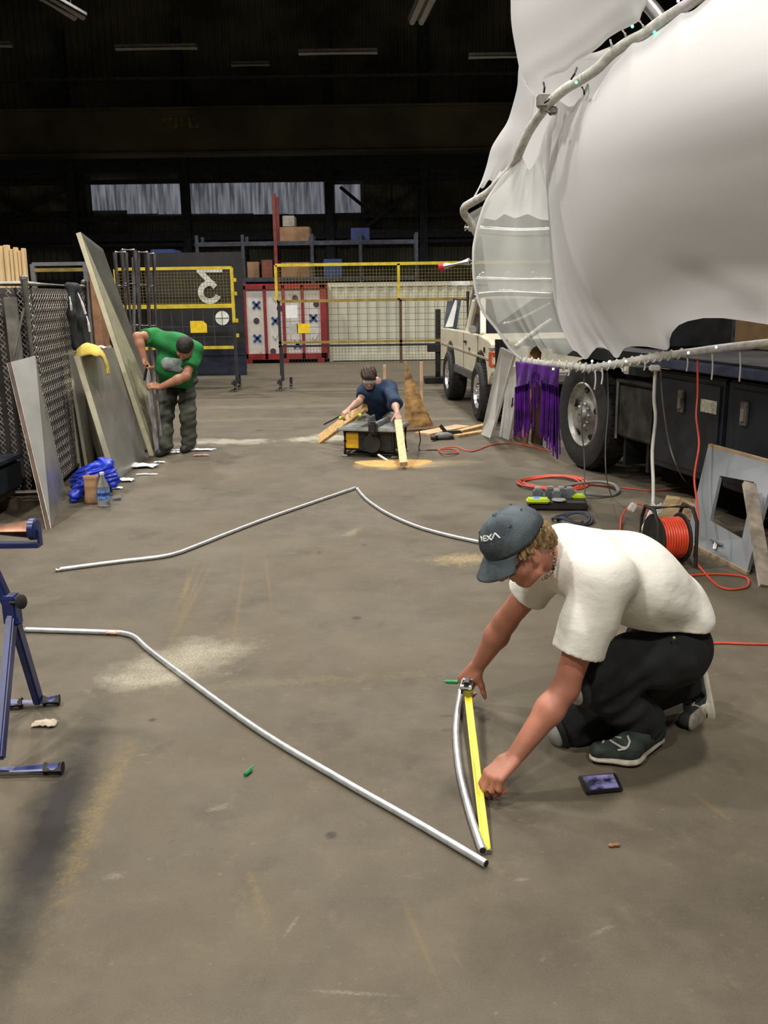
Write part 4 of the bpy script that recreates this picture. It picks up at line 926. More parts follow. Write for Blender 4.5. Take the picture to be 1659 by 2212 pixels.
cord('orange_cord_run', [G(1265, 1045, .006), G(1330, 1052, .006), G(1420, 1060, .006), G(1490, 1050, .006)], .006, M_cord, 'orange cord running from the coil under the truck')
cord('orange_cord_tangle', [G(945, 972, .006), G(975, 970, .03), G(990, 978, .01), G(960, 980, .03), G(950, 970, .01), G(985, 966, .03), G(1020, 975, .008), G(1060, 962, .006), G(1110, 958, .006), G(1150, 965, .006), G(1190, 975, .006)], .007, M_cord, 'tangled orange cord on the floor between table saw and white boards')
cord('saw_cord', [G(905, 930, .25), G(908, 950, .1), G(906, 972, .006), G(930, 972, .006), G(950, 972, .006)], .006, M_rub, 'black cord dropping from the table saw to the floor')
cord('red_cord_run', [G(1500, 1391, .006), G(1560, 1389, .006), G(1620, 1391, .006), G(1720, 1393, .006)], .0055, M_cord, 'red cord running out along the floor behind the crouching man')
hp = [P(1507, 775, 5.95), P(1507, 850, 5.95), P(1504, 900, 5.9), P(1510, 960, 5.8), P(1500, 1030, 5.6), P(1506, 1090, 5.4), P(1508, 1150, 5.25), P(1500, 1200, 5.15), G(1520, 1235, .007), G(1560, 1270, .007), G(1612, 1268, .007), G(1610, 1247, .007), G(1550, 1240, .007), G(1480, 1243, .007), G(1440, 1236, .007)]
cord('red_hanging_cord', hp, .0065, M_cord, 'red cord hanging from the lower pipe and looping on the floor by the grey panel')
wp = [P(1416, 792, 6.25), P(1413, 860, 6.25), P(1416, 905, 6.24), P(1409, 975, 6.2), P(1411, 1040, 6.1), P(1410, 1090, 6.0)]
t = thing('white_power_cord', wp[-1], 'white power cord hanging from the lower pipe with plugs at its end', 'cord')
q = MB(); q.tube(smooth_path(wp + [P(1402, 1112, 5.95), P(1400, 1125, 5.9)], 8), .012, 8); q.build('lead', M_wcord, t, smooth=True)
q = MB(); q.tube(smooth_path([P(1408, 1085, 6.0), P(1420, 1098, 5.95), P(1428, 1090, 5.95), P(1415, 1120, 5.9), P(1404, 1132, 5.9), P(1396, 1160, 5.75), G(1385, 1180, .01), G(1360, 1172, .01)], 8), .010, 8); q.build('tail', M_wcord, t, smooth=True)
for x, y, Y in ((1396, 1138, 5.85), (1406, 1118, 5.9), (1424, 1100, 5.93), (1366, 1096, 6.2), (1402, 1190, 5.6)):
    q = MB(); q.box(P(x, y, Y), (.05, .035, .065), Matrix.Rotation(.5, 3, 'Y')); q.build('plug', M_wcord, t, bevel=.008, smooth=True)
q = MB(); q.box(P(1414, 795, 6.22), (.07, .05, .04)); q.build('socket', M_wcord, t, bevel=.008, smooth=True)
cord('orange_loop', [G(1340, 1150, .01), P(1342, 1120, 6.2), P(1355, 1098, 6.25), P(1375, 1088, 6.25), P(1395, 1096, 6.2), P(1398, 1120, 6.05), G(1390, 1140, .02)], .007, M_cord, 'orange cord arching up beside the cord reel')
cord('thin_grey_cord', [P(1427, 800, 6.3), P(1432, 870, 6.35), P(1446, 960, 6.4), P(1468, 1020, 6.4), G(1490, 1050, .01)], .005, M_gcord, 'thin grey cord drooping in front of the truck lockers')
cord('thin_black_cord', [P(1264, 800, 6.7), P(1256, 900, 6.75), P(1262, 990, 6.9), G(1264, 1085, .01)], .005, M_gcord, 'thin dark cord hanging in front of the truck wheel')
cord('thin_dangling_cord', [P(1312, 800, 6.6), P(1314, 880, 6.6), P(1308, 960, 6.6), P(1310, 1030, 6.6), G(1322, 1075, .01)], .004, M_gcord, 'thin dark cord hanging in front of the battery box')
# cord reel
rc = P(1440, 1180, 5.2); base = G(1440, 1228)
t = thing('cord_reel', (rc.x, rc.y, 0), 'black framed cord reel wound with bright orange cord', 'cord reel')
ax = Vector((1, .15, 0)).normalized(); Rr = rc.z * .86; rc.z = max(rc.z, .16)
q = MB()
for k in range(9):
    s = (k - 4) * .016
    for rr in (.105, .118): q.tube([rc + ax * (s + (.008 if rr > .11 else 0)) + Vector((-ax.y * math.cos(g), ax.x * math.cos(g), math.sin(g))) * rr for g in [2 * math.pi * i / 22 for i in range(22)]], .0085, 6, closed=True)
q.build('wound_cord', mat('bright_orange_cord', (.80, .085, .035), .45), t, smooth=True)
for s in (-.085, .085):
    q = MB(); q.lathe([(.03, -.006), (.145, -.006), (.15, 0), (.145, .006), (.03, .006)], rc + ax * s, ax, 28); q.build('flange', M_rub, t, smooth=True)
for s in (-.12, .12):
    q = MB(); p = rc + ax * s; f_ = Vector((-ax.y, ax.x, 0)); z0 = -rc.z + .012
    q.tube([p + f_ * .14 + Vector((0, 0, z0)), p + f_ * .10 + Vector((0, 0, .12)), p + f_ * .06 + Vector((0, 0, .19)), p - f_ * .06 + Vector((0, 0, .19)), p - f_ * .12 + Vector((0, 0, .12)), p - f_ * .14 + Vector((0, 0, z0))], .011, 8); q.build('side_frame', M_rub, t, smooth=True)
q = MB(); q.tube([rc + ax * -.12 + Vector((0, 0, .19)), rc + ax * .12 + Vector((0, 0, .19))], .013, 8); q.build('handle', M_rub, t, smooth=True)
q = MB(); q.tube([rc - ax * .12, rc + ax * .12], .02, 10); q.build('hub', M_rub, t, smooth=True)
# cardboard and lumber lying under the truck edge
plank4([G(1420, 1120, .02), G(1500, 1130, .02), G(1515, 1085, .05), G(1440, 1075, .05)], .02, 'tan_board', mat('tan_chipboard', (.36, .25, .13), .85, 0, .2), 'tan board lying on the floor behind the cord reel', 'board')
q = MB(); q.box(G(1470, 1148, .05), (.30, .16, .10), Matrix.Rotation(.3, 3, 'Z')); solo(q, 'black_case', M_rub, 'black case on the floor between cord reel and grey panel', 'case', bevel=.01)
# battery charger
cc = G(1208, 1102); t = thing('battery_charger', cc, 'lime green and grey multi-port battery charger on the floor behind the cap', 'charger')
M_lime = mat('lime_plastic', (.46, .62, .02), .4); M_gry = mat('grey_battery', (.13, .15, .16), .45, 0, .15, 12)
R8 = Matrix.Rotation(-.1, 3, 'Z')
q = MB(); q.box(cc + Vector((.0, .10, .03)), (.44, .26, .06), R8); q.build('base', M_rub, t, bevel=.015, smooth=True)
for dx in (-.16, .17):
    q = MB(); q.box(cc + Vector((dx, .02 if dx < 0 else .14, .075)), (.17 if dx < 0 else .10, .12, .03), R8); q.build('lime_cover', M_lime, t, bevel=.012, smooth=True)
q = MB(); q.box(cc + Vector((-.17, .02, .094)), (.045, .03, .012), R8); q.build('blue_light', mat('blue_indicator', (.08, .15, 1.0), .3, emit=1.6), t, bevel=.004)
for i, (dx, dy) in enumerate(((-.13, .20), (-.03, .22), (.05, .20), (.0, .12), (.11, .18))):
    q = MB(); q.box(cc + Vector((dx, dy, .085)), (.075, .085, .07), R8); bt_ = q.build('battery', M_gry, t, bevel=.01, smooth=True)
    q = MB(); q.box(cc + Vector((dx, dy, .128)), (.045, .06, .02), R8); q.build('battery_rail', mat('pale_grey_plastic', (.34, .36, .36), .5), bt_, bevel=.004)
q = MB(); q.lathe([(.05, 0), (.055, .006), (.05, .012)], cc + Vector((.0, .02, .07)), (0, 0, 1), 18); q.build('dial', mat('pale_grey_plastic', (0, 0, 0)), t, smooth=True)
cord('dark_cord_heap', coil(G(1232, 1128), .12, 3, .008, 9, .3, .04), .008, mat('navy_cord', (.03, .035, .06), .6), 'heap of dark cord in front of the battery charger', k=3)
# ------------------------------------------------------------------ guard fences on castors
M_yel = mat('yellow_guard_paint', (.62, .47, .03), .5, 0, .12, 8); M_brass = mat('dull_mustard_rail', (.30, .21, .05), .55, 0, .15, 8); M_wire = mat('dark_guard_wire', (.06, .055, .045), .6, .3); M_ywire = mat('yellow_guard_wire', (.25, .19, .03), .6, .1); M_dk = mat('dark_guard_frame', (.035, .035, .045), .5, .3)
def wires(q, X0, X1, z0, z1, Y, dx, dz, r=.004):
    n = int((X1 - X0) / dx)
    for i in range(1, n): q.bar((X0 + dx * i, Y, z0), (X0 + dx * i, Y, z1), r)
    n = int((z1 - z0) / dz)
    for i in range(1, n): q.bar((X0, Y, z0 + dz * i), (X1, Y, z0 + dz * i), r, r, (0, 1, 0))
def caster(parent, x, Y, r=.07):
    q = MB(); q.tube([(x - .02, Y, r), (x + .02, Y, r)], r, 16); q.build('castor_wheel', mat('grey_castor', (.16, .15, .14), .6), parent, smooth=True)
    q = MB(); q.bar((x, Y, r), (x, Y, .2), .05, .05); q.build('castor_fork', M_dk, parent)
YF = 15.8
def zf(y, x=829, Y=YF): return P(x, y, Y).z
x0, x1 = P(596, 600, YF).x, 2.9; zt, zm, zl, zb = zf(573, 600), zf(651, 600), zf(740, 620), zf(748, 620)
xm = P(861, 600, YF).x
t = thing('guard_fence', ((x0 + x1) / 2, YF, 0), 'yellow-topped wire guard fence on castors in front of white container', 'fence')
for X, m in ((x0, M_yel), (xm, M_yel), (x1, M_yel)):
    q = MB(); q.bar((X, YF, zm), (X, YF, zt), .045); q.build('upper_post', m, t)
    q = MB(); q.bar((X + .03, YF, zb - .5 if X == x0 else zb - .3), (X + .03, YF, zm), .045); q.build('lower_post', M_dk if X == x0 else mat('maroon_post', (.10, .045, .03), .6), t)
for z, m, h in ((zt, M_yel, .05), (zm, M_brass, .05), (zl, M_brass, .04), (zb, M_dk, .035)):
    q = MB(); q.bar((x0, YF, z), (x1, YF, z), .045, h); q.build('rail', m, t)
q = MB(); wires(q, x0, x1, zm, zt, YF, .055, .055, .0045); q.build('upper_mesh', M_ywire, t, flip=False)
q = MB(); wires(q, x0 + .05, x1, zb, zm, YF, .165, .105, .006); q.build('lower_mesh', M_wire, t, flip=False)
q = MB(); wires(q, x0 + .05, x1, zb - .33, zb, YF, .055, .055, .004); q.build('skirt_mesh', M_wire, t, flip=False)
for X in (x0 + .05, x1 - .2):
    q = MB(); q.bar((X, YF, .16), (X, YF, zb), .05); q.build('leg', M_dk, t); q = MB(); q.bar((X - .05, YF - .25, .15), (X - .05, YF + .35, .15), .05); q.build('foot', M_dk, t); caster(t, X - .02, YF - .2); caster(t, X + .12, YF + .2)
def sign(px0, py0, px1, py1, m, name, label, Y=YF - .03, cut=0):
    a, b_ = P(px0, py1, Y), P(px1, py0, Y); q = MB()
    pl = [(a.x, Y, a.z), (b_.x, Y, a.z), (b_.x, Y, b_.z - cut), (b_.x - cut, Y, b_.z), (a.x, Y, b_.z)] if cut else [(a.x, Y, a.z), (b_.x, Y, a.z), (b_.x, Y, b_.z), (a.x, Y, b_.z)]
    q.prism(pl, (0, .012, 0)); return solo(q, name, m, label, 'sign')
M_ysign = mat('yellow_sign', (.85, .60, .02), .5, 0, .1, 12); M_paper = mat('white_paper', (.75, .77, .80), .7, 0, .04)
sign(618, 659, 642, 687, M_paper, 'paper_notice', 'white paper notice fixed to the wide guard fence')
sign(625, 699, 643, 722, mat('clear_sleeve', (.42, .42, .41), .4), 'paper_sleeve', 'pale plastic sleeve beside the yellow sign on the wide fence')
sign(642, 699, 669, 720, M_ysign, 'yellow_sign', 'yellow rectangular sign fixed to the wide guard fence')
# second fence with the number panel behind it
x0b, x1b = P(250, 600, YF).x, P(501, 600, YF).x; zt, zm, zb = zf(579, 450), zf(661, 450), zf(751, 450)
t = thing('guard_fence', ((x0b + x1b) / 2, YF, 0), 'yellow-framed wire guard fence in front of the dark board with a white figure', 'fence')
for X in (x0b, x1b):
    q = MB(); q.bar((X, YF, zb + (.0 if X == x0b else .42)), (X, YF, zt), .05); q.build('post', M_yel, t); q = MB(); q.bar((X, YF, .16), (X, YF, zb + .42), .05); q.build('leg', M_dk, t)
    q = MB(); q.bar((X - .03, YF - .3, .15), (X - .03, YF + .35, .15), .05); q.build('foot', M_dk, t); caster(t, X, YF - .22); caster(t, X, YF + .25)
for z, h in ((zt, .05), (zm, .07), (zb, .05)):
    q = MB(); q.bar((x0b, YF, z), (x1b, YF, z), .045, h); q.build('rail', M_yel, t)
for z in (zm + .2, zb + .2, zb + .45, zt - .2):
    q = MB(); q.box((x1b + .045, YF, z), (.05, .05, .06)); q.build('hinge', M_yel, t)
q = MB(); wires(q, x0b, x1b, zm, zt, YF, .055, .055, .0045); q.build('upper_mesh', M_ywire, t, flip=False)
q = MB(); wires(q, x0b, x1b, zb, zm, YF, .18, .18, .005); q.build('lower_mesh', mat('grey_guard_wire', (.12, .12, .13), .6, .3), t, flip=False)
sign(412, 693, 446, 719, M_ysign, 'yellow_sign', 'yellow sign with a clipped corner above the green-shirted man', cut=.06)
c = P(480, 687, YF - .03); t = thing('round_target', c, 'white round disc with a thin cross on the narrower fence', 'disc')
q = MB(); q.lathe([(.118, 0), (.118, .012)], c, (0, 1, 0), 28); q.build('disc', mat('white_disc', (.74, .76, .70), .6), t)
q = MB(); q.box(c + Vector((0, -.003, 0)), (.235, .004, .012)); q.box(c + Vector((0, -.003, 0)), (.012, .004, .235)); q.build('cross', M_post, t)
# dark number board behind
YB_ = 16.6; a, b_ = P(340, 835, YB_), P(522, 560, YB_)
t = thing('number_board', ((a.x + b_.x) / 2, YB_, 0), 'dark board on castors painted with a white reversed figure three', 'board')
q = MB(); q.box(((a.x + b_.x) / 2, YB_, (b_.z + .25) / 2 + .1), (b_.x - a.x, .05, b_.z - .2)); q.build('board', mat('dark_board', (.016, .017, .022), .6, 0, .2, 3), t)
q = MB(); q.box(((a.x + b_.x) / 2, YB_ - .05, P(430, 760, YB_).z), (b_.x - a.x, .06, .12)); q.box(((a.x + b_.x) / 2, YB_ - .03, .45), (b_.x - a.x, .05, .5)); q.build('lower_panel', mat('navy_panel', (.012, .018, .042), .5), t)
fig = mat('white_figure_paint', (.62, .63, .62), .6, 0, .08); nst = [0]
def stroke(pts, wd):
    nst[0] += 1; pts = [P(x, y, YB_ - .04 - .006 * nst[0]) for x, y in pts]; L_, R_ = [], []
    for i, p in enumerate(pts):
        d = (pts[min(i + 1, len(pts) - 1)] - pts[max(i - 1, 0)]).normalized(); nn = Vector((-d.z, 0, d.x)); L_.append(p + nn * wd / 2); R_.append(p - nn * wd / 2)
    q = MB(); q.grid([L_, R_]); q.build('painted_stroke', fig, t, flip=False, solid=.003)
zn = lambda x, y: (400 + x / 16.59, 570 + y / 16.59)
stroke([zn(400, 240), zn(1330, 240)], .062); stroke([zn(470, 210), zn(640, 390), zn(1080, 830)], .095)
stroke([zn(880 + 325 * math.cos(g), 1015 - 320 * math.sin(g)) for g in [math.radians(k) for k in range(60, 345, 9)]], .098)
for X in (a.x + .15, b_.x - .15): caster(t, X, YB_)
# ------------------------------------------------------------------ game crate and container
YC = 22.2; a, b_ = P(526, 784, YC), P(706, 615, YC); zc0, zc1 = .0, b_.z
t = thing('game_crate', ((a.x + b_.x) / 2, YC, 0), 'red framed crate with white panels of blue crosses, dots and ticks', 'crate')
M_red = mat('red_frame_paint', (.26, .018, .022), .5, 0, .15, 4); q = MB()
q.box(((a.x + b_.x) / 2, YC + .5, (zc1 + .14) / 2 + .05), (b_.x - a.x - .02, .9, zc1 - .16)); q.build('carcass', M_red, t)
def pxx(x): return P(x, 700, YC).x
for x0_, x1_ in ((526, 534), (571, 577), (611, 617), (652, 658), (693, 706)):
    q = MB(); q.box(((pxx(x0_) + pxx(x1_)) / 2, YC, zc1 / 2 + .05), (pxx(x1_) - pxx(x0_), .10, zc1 - .1)); q.build('stile', M_red, t)
for z, h in ((zc1 - .04, .09), (.16, .14)):
    q = MB(); q.box(((a.x + b_.x) / 2, YC, z), (b_.x - a.x, .10, h)); q.build('frame_rail', M_red, t)
for x_ in (535, 615, 692):
    q = MB(); q.box((pxx(x_), YC + .4, .06), (.16, .9, .12)); q.build('skid', M_red, t)
M_pan = mat('white_game_panel', (.58, .55, .52), .5, 0, .05); M_x = mat('blue_cross', (.02, .07, .22), .5); M_dot = mat('plum_dot', (.055, .035, .055), .5); M_tk = mat('pale_green_tick', (.30, .40, .30), .5)
pan = []
for x0_, x1_ in ((534, 571), (577, 611), (617, 652), (658, 693)):
    q = MB(); q.box(((pxx(x0_) + pxx(x1_)) / 2, YC + .02, zc1 / 2 + .05), (pxx(x1_) - pxx(x0_), .03, zc1 - .22)); pan.append(q.build('game_panel', M_pan, t))
Ys = YC - .005
for kind, x, y, pi in (('x', 554, 659, 0), ('x', 556, 731, 0), ('d', 554, 693, 0), ('x', 595, 693, 1), ('t', 595, 645, 1), ('t', 595, 728, 1), ('d', 604, 666, 1), ('d', 590, 759, 1), ('d', 637, 644, 2), ('x', 643, 744, 2), ('d', 683, 657, 3), ('x', 677, 687, 3), ('t', 680, 731, 3), ('t', 556, 768, 0)):
    c = P(x, y, Ys); q = MB()
    if kind == 'x':
        for s in (-1, 1): q.bar(c + Vector((-.085 * s, 0, -.085)), c + Vector((.085 * s, 0, .085)), .055, .012, (0, 1, 0))
        q.build('cross_mark', M_x, pan[pi])
    elif kind == 'd': q.lathe([(.072, 0), (.072, .01)], c, (0, 1, 0), 20); q.build('dot_mark', M_dot, pan[pi])
    else: q.bar(c + Vector((-.06, 0, .03)), c + Vector((0, 0, -.07)), .02, .01, (0, 1, 0)); q.bar(c + Vector((0, 0, -.07)), c + Vector((.09, 0, .10)), .02, .01, (0, 1, 0)); q.build('tick_mark', M_tk, pan[pi])
Yw = 22.5; a, b_ = P(712, 780, Yw), P(712, 611, Yw); X0, X1, zc = a.x, 5.2, b_.z
t = thing('container', ((X0 + X1) / 2, Yw, 0), 'long off-white corrugated container behind the wide guard fence', 'container')
M_cont = mat('off_white_container', (.56, .55, .45), .55, 0, .06, 2)
q = MB(); corrugated(q, X0 + .05, X1, .1, zc - .06, Yw, .24, .012); q.build('side_sheet', M_cont, t, flip=False)
q = MB(); q.box(((X0 + X1) / 2, Yw + 1.2, zc - .03), (X1 - X0, 2.4, .06)); q.build('roof', M_cont, t)
q = MB(); q.box(((X0 + X1) / 2, Yw, zc - .05), (X1 - X0, .06, .10)); q.box(((X0 + X1) / 2, Yw, .09), (X1 - X0, .06, .14)); q.build('side_rail', M_cont, t)
for X in (X0 + .04, X1 - .04):
    q = MB(); q.box((X, Yw, zc / 2), (.08, .08, zc)); q.build('corner_post', M_cont, t)
    q = MB(); q.box((X, Yw + 1.2, zc / 2), (.04, 2.4, zc)); q.build('end_wall', M_cont, t)
# ------------------------------------------------------------------ dim storage behind
M_brown = mat('brown_carton', (.30, .18, .10), .85, 0, .2, 2); M_dkb = mat('blue_bin', (.03, .06, .20), .6)
def crate(px0, py0, px1, py1, Y, m, name, label, cat, group=None, dep=.8):
    a, b_ = P(px0, py1, Y), P(px1, py0, Y); q = MB(); q.box(((a.x + b_.x) / 2, Y + dep / 2, (a.z + b_.z) / 2), (b_.x - a.x, dep, b_.z - a.z)); return solo(q, name, m, label, cat, group, bevel=.02)
rk = thing('storage_rack', (0, 27, 0), 'dim steel storage rack holding brown cartons behind the container', 'rack')
zr = [P(640, y, 27).z for y in (610, 578)]
for px in (430, 528, 598, 676, 780, 900):
    X = P(px, 600, 27).x
    for dy in (0, .9):
        q = MB(); q.box((X, 27 + dy, 2.2 if px == 598 else 1.65), (.09, .09, 4.4 if px == 598 else 3.3)); q.build('upright', mat('red_upright', (.20, .035, .03), .6) if px == 598 else M_steel, rk)
for z in (2.05, 3.05):
    for dy in (0, .9):
        q = MB(); q.box((P(660, 600, 27).x, 27 + dy, z), (P(900, 600, 27).x - P(430, 600, 27).x, .06, .12)); q.build('beam', M_steel, rk)
    q = MB(); q.box((P(660, 600, 27).x, 27.45, z + .04), (P(900, 600, 27).x - P(430, 600, 27).x, .85, .03)); q.build('shelf', M_steel, rk)
def on_shelf(px0, px1, h, z, m, label):
    X0_, X1_ = P(px0, 600, 27.1).x, P(px1, 600, 27.1).x; q = MB(); q.box(((X0_ + X1_) / 2, 27.45, z + .055 + h / 2), (X1_ - X0_, .7, h)); solo(q, 'carton', m, label, 'box', 'cartons on the dim storage rack', bevel=.01)
on_shelf(608, 673, .42, 2.05, M_brown, 'wide brown carton on the lower rack shelf beside the red upright')
on_shelf(608, 672, .40, 3.05, M_brown, 'wide brown carton on the upper rack shelf beside the red upright')
on_shelf(615, 640, .3, 3.46, mat('grey_carton', (.34, .31, .28), .8), 'small grey carton on top of the upper wide carton')
on_shelf(535, 560, .45, 2.05, M_brown, 'narrow brown carton on the lower rack shelf')
on_shelf(566, 590, .5, 2.05, mat('maroon_carton', (.20, .07, .05), .8), 'maroon carton on the lower rack shelf above the game crate')
on_shelf(700, 740, .5, 2.05, M_dkb, 'dark blue bin on the lower rack shelf')
on_shelf(760, 800, .35, 3.05, M_dkb, 'dark blue bin on the upper rack shelf')
crate(425, 563, 452, 580, 19.0, mat('tan_carton', (.26, .17, .09), .85), 'tan_carton', 'small tan carton above the reversed figure three', 'box')
for z, (p0, p1) in ((0, (395, 480)),):
    X0_, X1_ = P(p0, 600, 19).x, P(p1, 600, 19).x; zt_ = P(430, 580, 19).z; q = MB(); q.box(((X0_ + X1_) / 2, 19.4, zt_ / 2), (X1_ - X0_, .8, zt_)); solo(q, 'dark_cabinet', M_chas, 'dark cabinet behind the number board, carrying a tan carton', 'cabinet')
crate(330, 538, 375, 620, 20.0, M_dkb, 'blue_crate', 'dim blue crate high behind the steel frames', 'crate')
q = MB(); a, b_ = P(325, 620, 20), P(380, 620, 20); q.box(((a.x + b_.x) / 2, 20.4, a.z / 2), (b_.x - a.x, .9, a.z)); solo(q, 'dark_stand', M_chas, 'dark plinth under the dim blue crate', 'plinth')
# upright grey steel frames stacked behind the tall board
M_tubeg = mat('scuffed_grey_tube', (.22, .21, .23), .45, .5, .2, 8); Yq = 12.6
for i, (pa, pb, w0) in enumerate((((248, 545), (268, 830), 20), ((263, 540), (282, 830), 24), ((290, 556), (284, 830), 0), ((298, 545), (306, 830), 18), ((316, 548), (322, 830), 14))):
    base = P(*pb, Yq + i * .12); base.z = 0; top = P(*pa, Yq + i * .12); t = thing('tube_rack', base, 'scuffed grey tube frame stood on end behind the tall foam board' if w0 else 'single pale pole leaning among the grey tube frames', 'tube rack' if w0 else 'pole', 'grey tube frames stood on end' if w0 else None)
    if not w0:
        q = MB(); q.tube([base, top], .035, 10); q.build('pole', mat('pale_pole', (.48, .47, .48), .4, .4), t, smooth=True); continue
    wd = Vector((w0 / 150, .05, 0))
    for s in (0, 1):
        q = MB(); q.tube([base + wd * s, top + wd * s], .028, 10); q.build('upright', M_tubeg, t, smooth=True)
    for f_ in (.15, .55, .8, 1.0):
        q = MB(); q.tube([base.lerp(top, f_), base.lerp(top, f_) + wd], .02, 8); q.build('crossbar', M_tubeg, t, smooth=True)
# grey rack frame behind the chain-link
Yr = 13.5; t = thing('grey_rack_frame', P(130, 640, Yr), 'pale grey rack frame with a yellow bar behind the chain-link', 'rack')
zt_ = P(130, 570, Yr).z; X0_, X1_ = P(70, 570, Yr).x, P(184, 570, Yr).x; t.location.z = 0; ORI[t.name] = Vector(t.location)
for X in (X0_, X1_):
    q = MB(); q.bar((X, Yr, 0), (X, Yr, zt_), .06); q.build('upright', mat('pale_grey_frame', (.20, .20, .22), .5, .2), t)
for z, m in ((zt_, MATS['pale_grey_frame']), (P(130, 583, Yr).z, M_brass), (.9, MATS['pale_grey_frame'])):
    q = MB(); q.bar((X0_, Yr, z), (X1_, Yr, z), .05); q.build('rail', m, t)
a = P(192, 590, 13.3); b_ = P(212, 590, 13.3); q = MB(); q.box(((a.x + b_.x) / 2, 13.45, a.z / 2), (b_.x - a.x, .3, a.z)); solo(q, 'tan_box', mat('tan_box_card', (.34, .18, .10), .8), 'tall tan box glimpsed between rack frame and tall foam board', 'box', bevel=.01)
# ------------------------------------------------------------------ white pickup
PO = Vector((1.05, 14.0, 0)); PD = Vector((.085, -1, 0)).normalized(); PN = Vector((-PD.y * -1, 0, 0)); PN = Vector((PD.y, -PD.x, 0)).normalized()
def PL(s, n, z): return PO + PD * s + PN * n + Vector((0, 0, z))
PRm = Matrix((PD, PN, Vector((0, 0, 1)))).transposed()
pk = thing('pickup_truck', PL(1.2, -.8, 0), 'white lifted pickup truck with chrome roll bar behind the leaning boards', 'pickup truck')
M_pw = mat('cream_white_body_paint', (.72, .68, .54), .28, 0, .05, 3); M_glass = mat('dark_window_glass', (.02, .022, .024), .08, 0, .1); M_clad = mat('grey_cladding', (.10, .10, .10), .6); M_chr = mat('chrome', (.78, .78, .79), .25, .8, .03)
RW = .37; WID = 1.7
def arch(cs, r, z0):
    return [(cs + r * math.cos(g), max(z0, .42 + r * math.sin(g))) for g in [math.pi * k / 12 for k in range(12, -1, -1)]]
low_z = .50
prof = [(-1.0, .62)] + [(-.55, low_z + .06)] + arch(0, .47, low_z) + [(.9, low_z), (1.6, low_z)] + arch(2.42, .47, low_z) + [(3.0, .60), (3.1, .66), (3.14, .80), (3.1, .99), (2.9, 1.03), (2.3, 1.07), (1.14, 1.07), (-1.0, 1.05)]
q = MB(); q.prism([PL(s, 0, z) for s, z in prof], -PN * .10); q.build('near_side', M_pw, pk, bevel=.008, smooth=True)
q = MB(); q.prism([PL(s, -WID, z) for s, z in prof], PN * .10); q.build('far_side', M_pw, pk)
def pbox(name, s0, s1, n0, n1, z0, z1, m, par=pk, bevel=0):
    q = MB(); q.box(PL((s0 + s1) / 2, (n0 + n1) / 2, (z0 + z1) / 2), (s1 - s0, abs(n1 - n0), z1 - z0), PRm); return q.build(name, m, par, bevel=bevel, smooth=bool(bevel))
q = MB(); q.prism([PL(2.25, -.05, 1.05), PL(3.08, -.05, .99), PL(3.08, -WID + .05, .99), PL(2.25, -WID + .05, 1.05)], (0, 0, .04)); q.build('hood', M_pw, pk, bevel=.01, smooth=True)
pbox('front_fascia', 3.02, 3.12, -WID + .05, -.05, .66, .99, M_pw); pbox('bed_floor', -1.0, 1.1, -WID + .1, -.1, .62, .68, M_clad); pbox('tailgate', -1.0, -.94, -WID + .1, -.1, .62, 1.05, M_pw)
pbox('firewall', 1.14, 2.3, -WID + .1, -.1, .55, 1.0, M_clad)
pbox('front_bumper', 3.10, 3.24, -WID, .02, .52, .66, M_chr, pk, .03); pbox('rocker_trim', .5, 1.92, -.05, .03, .47, .58, M_clad, pk, .01)
pbox('body_moulding', -.95, 3.0, -.01, .012, .80, .825, mat('moulding_strip', (.45, .42, .34), .5))
for s in (1.16, 2.22): pbox('door_seam', s - .006, s + .006, -.01, .004, .55, 1.06, M_rub)
pbox('door_handle', 1.27, 1.40, 0, .025, .93, .96, M_rub); pbox('fender_badge', 2.62, 2.70, 0, .01, .88, .94, M_rub); pbox('keyhole', 1.62, 1.66, 0, .012, .84, .88, M_rub)
# cab: pillars, roof, glazing
ZR = 1.55
cabp = dict(rb=(1.16, 1.06), rt=(1.24, ZR - .05), ft=(1.80, ZR - .05), fb=(2.24, 1.06))
for nn in (-.06, -WID + .06):
    inn = .08 if nn > -.5 else -.08
    for (b0_, t0_) in ((cabp['rb'], cabp['rt']), (cabp['fb'], cabp['ft'])):
        q = MB(); q.bar(PL(b0_[0], nn, b0_[1]), PL(t0_[0], nn - inn, t0_[1]), .09, .07, PN); q.build('pillar', M_pw, pk, bevel=.01)
    q = MB(); q.prism([PL(cabp['rb'][0] + .03, nn, 1.06), PL(cabp['fb'][0] - .04, nn, 1.06), PL(cabp['ft'][0], nn - inn, ZR - .06), PL(cabp['rt'][0] + .03, nn - inn, ZR - .06)], -PN * .01); q.build('side_window', M_glass, pk)
    q = MB(); q.bar(PL(1.95, nn + .006, 1.06), PL(1.72, nn - inn + .006, ZR - .07), .03, .015, PN); q.build('vent_divider', M_rub, pk)
q = MB(); q.prism([PL(2.24, -.1, 1.06), PL(2.24, -WID + .1, 1.06), PL(1.82, -WID + .17, ZR - .04), PL(1.82, -.17, ZR - .04)], PD * .012); q.build('windshield', M_glass, pk)
q = MB(); q.prism([PL(1.18, -.1, 1.06), PL(1.18, -WID + .1, 1.06), PL(1.24, -WID + .17, ZR - .04), PL(1.24, -.17, ZR - .04)], -PD * .012); q.build('rear_window', M_glass, pk)
q = MB(); q.prism([PL(1.20, -.13, ZR - .06), PL(1.84, -.13, ZR - .06), PL(1.84, -WID + .13, ZR - .06), PL(1.20, -WID + .13, ZR - .06)], (0, 0, .07)); q.build('cab_roof', M_pw, pk, bevel=.025, smooth=True)
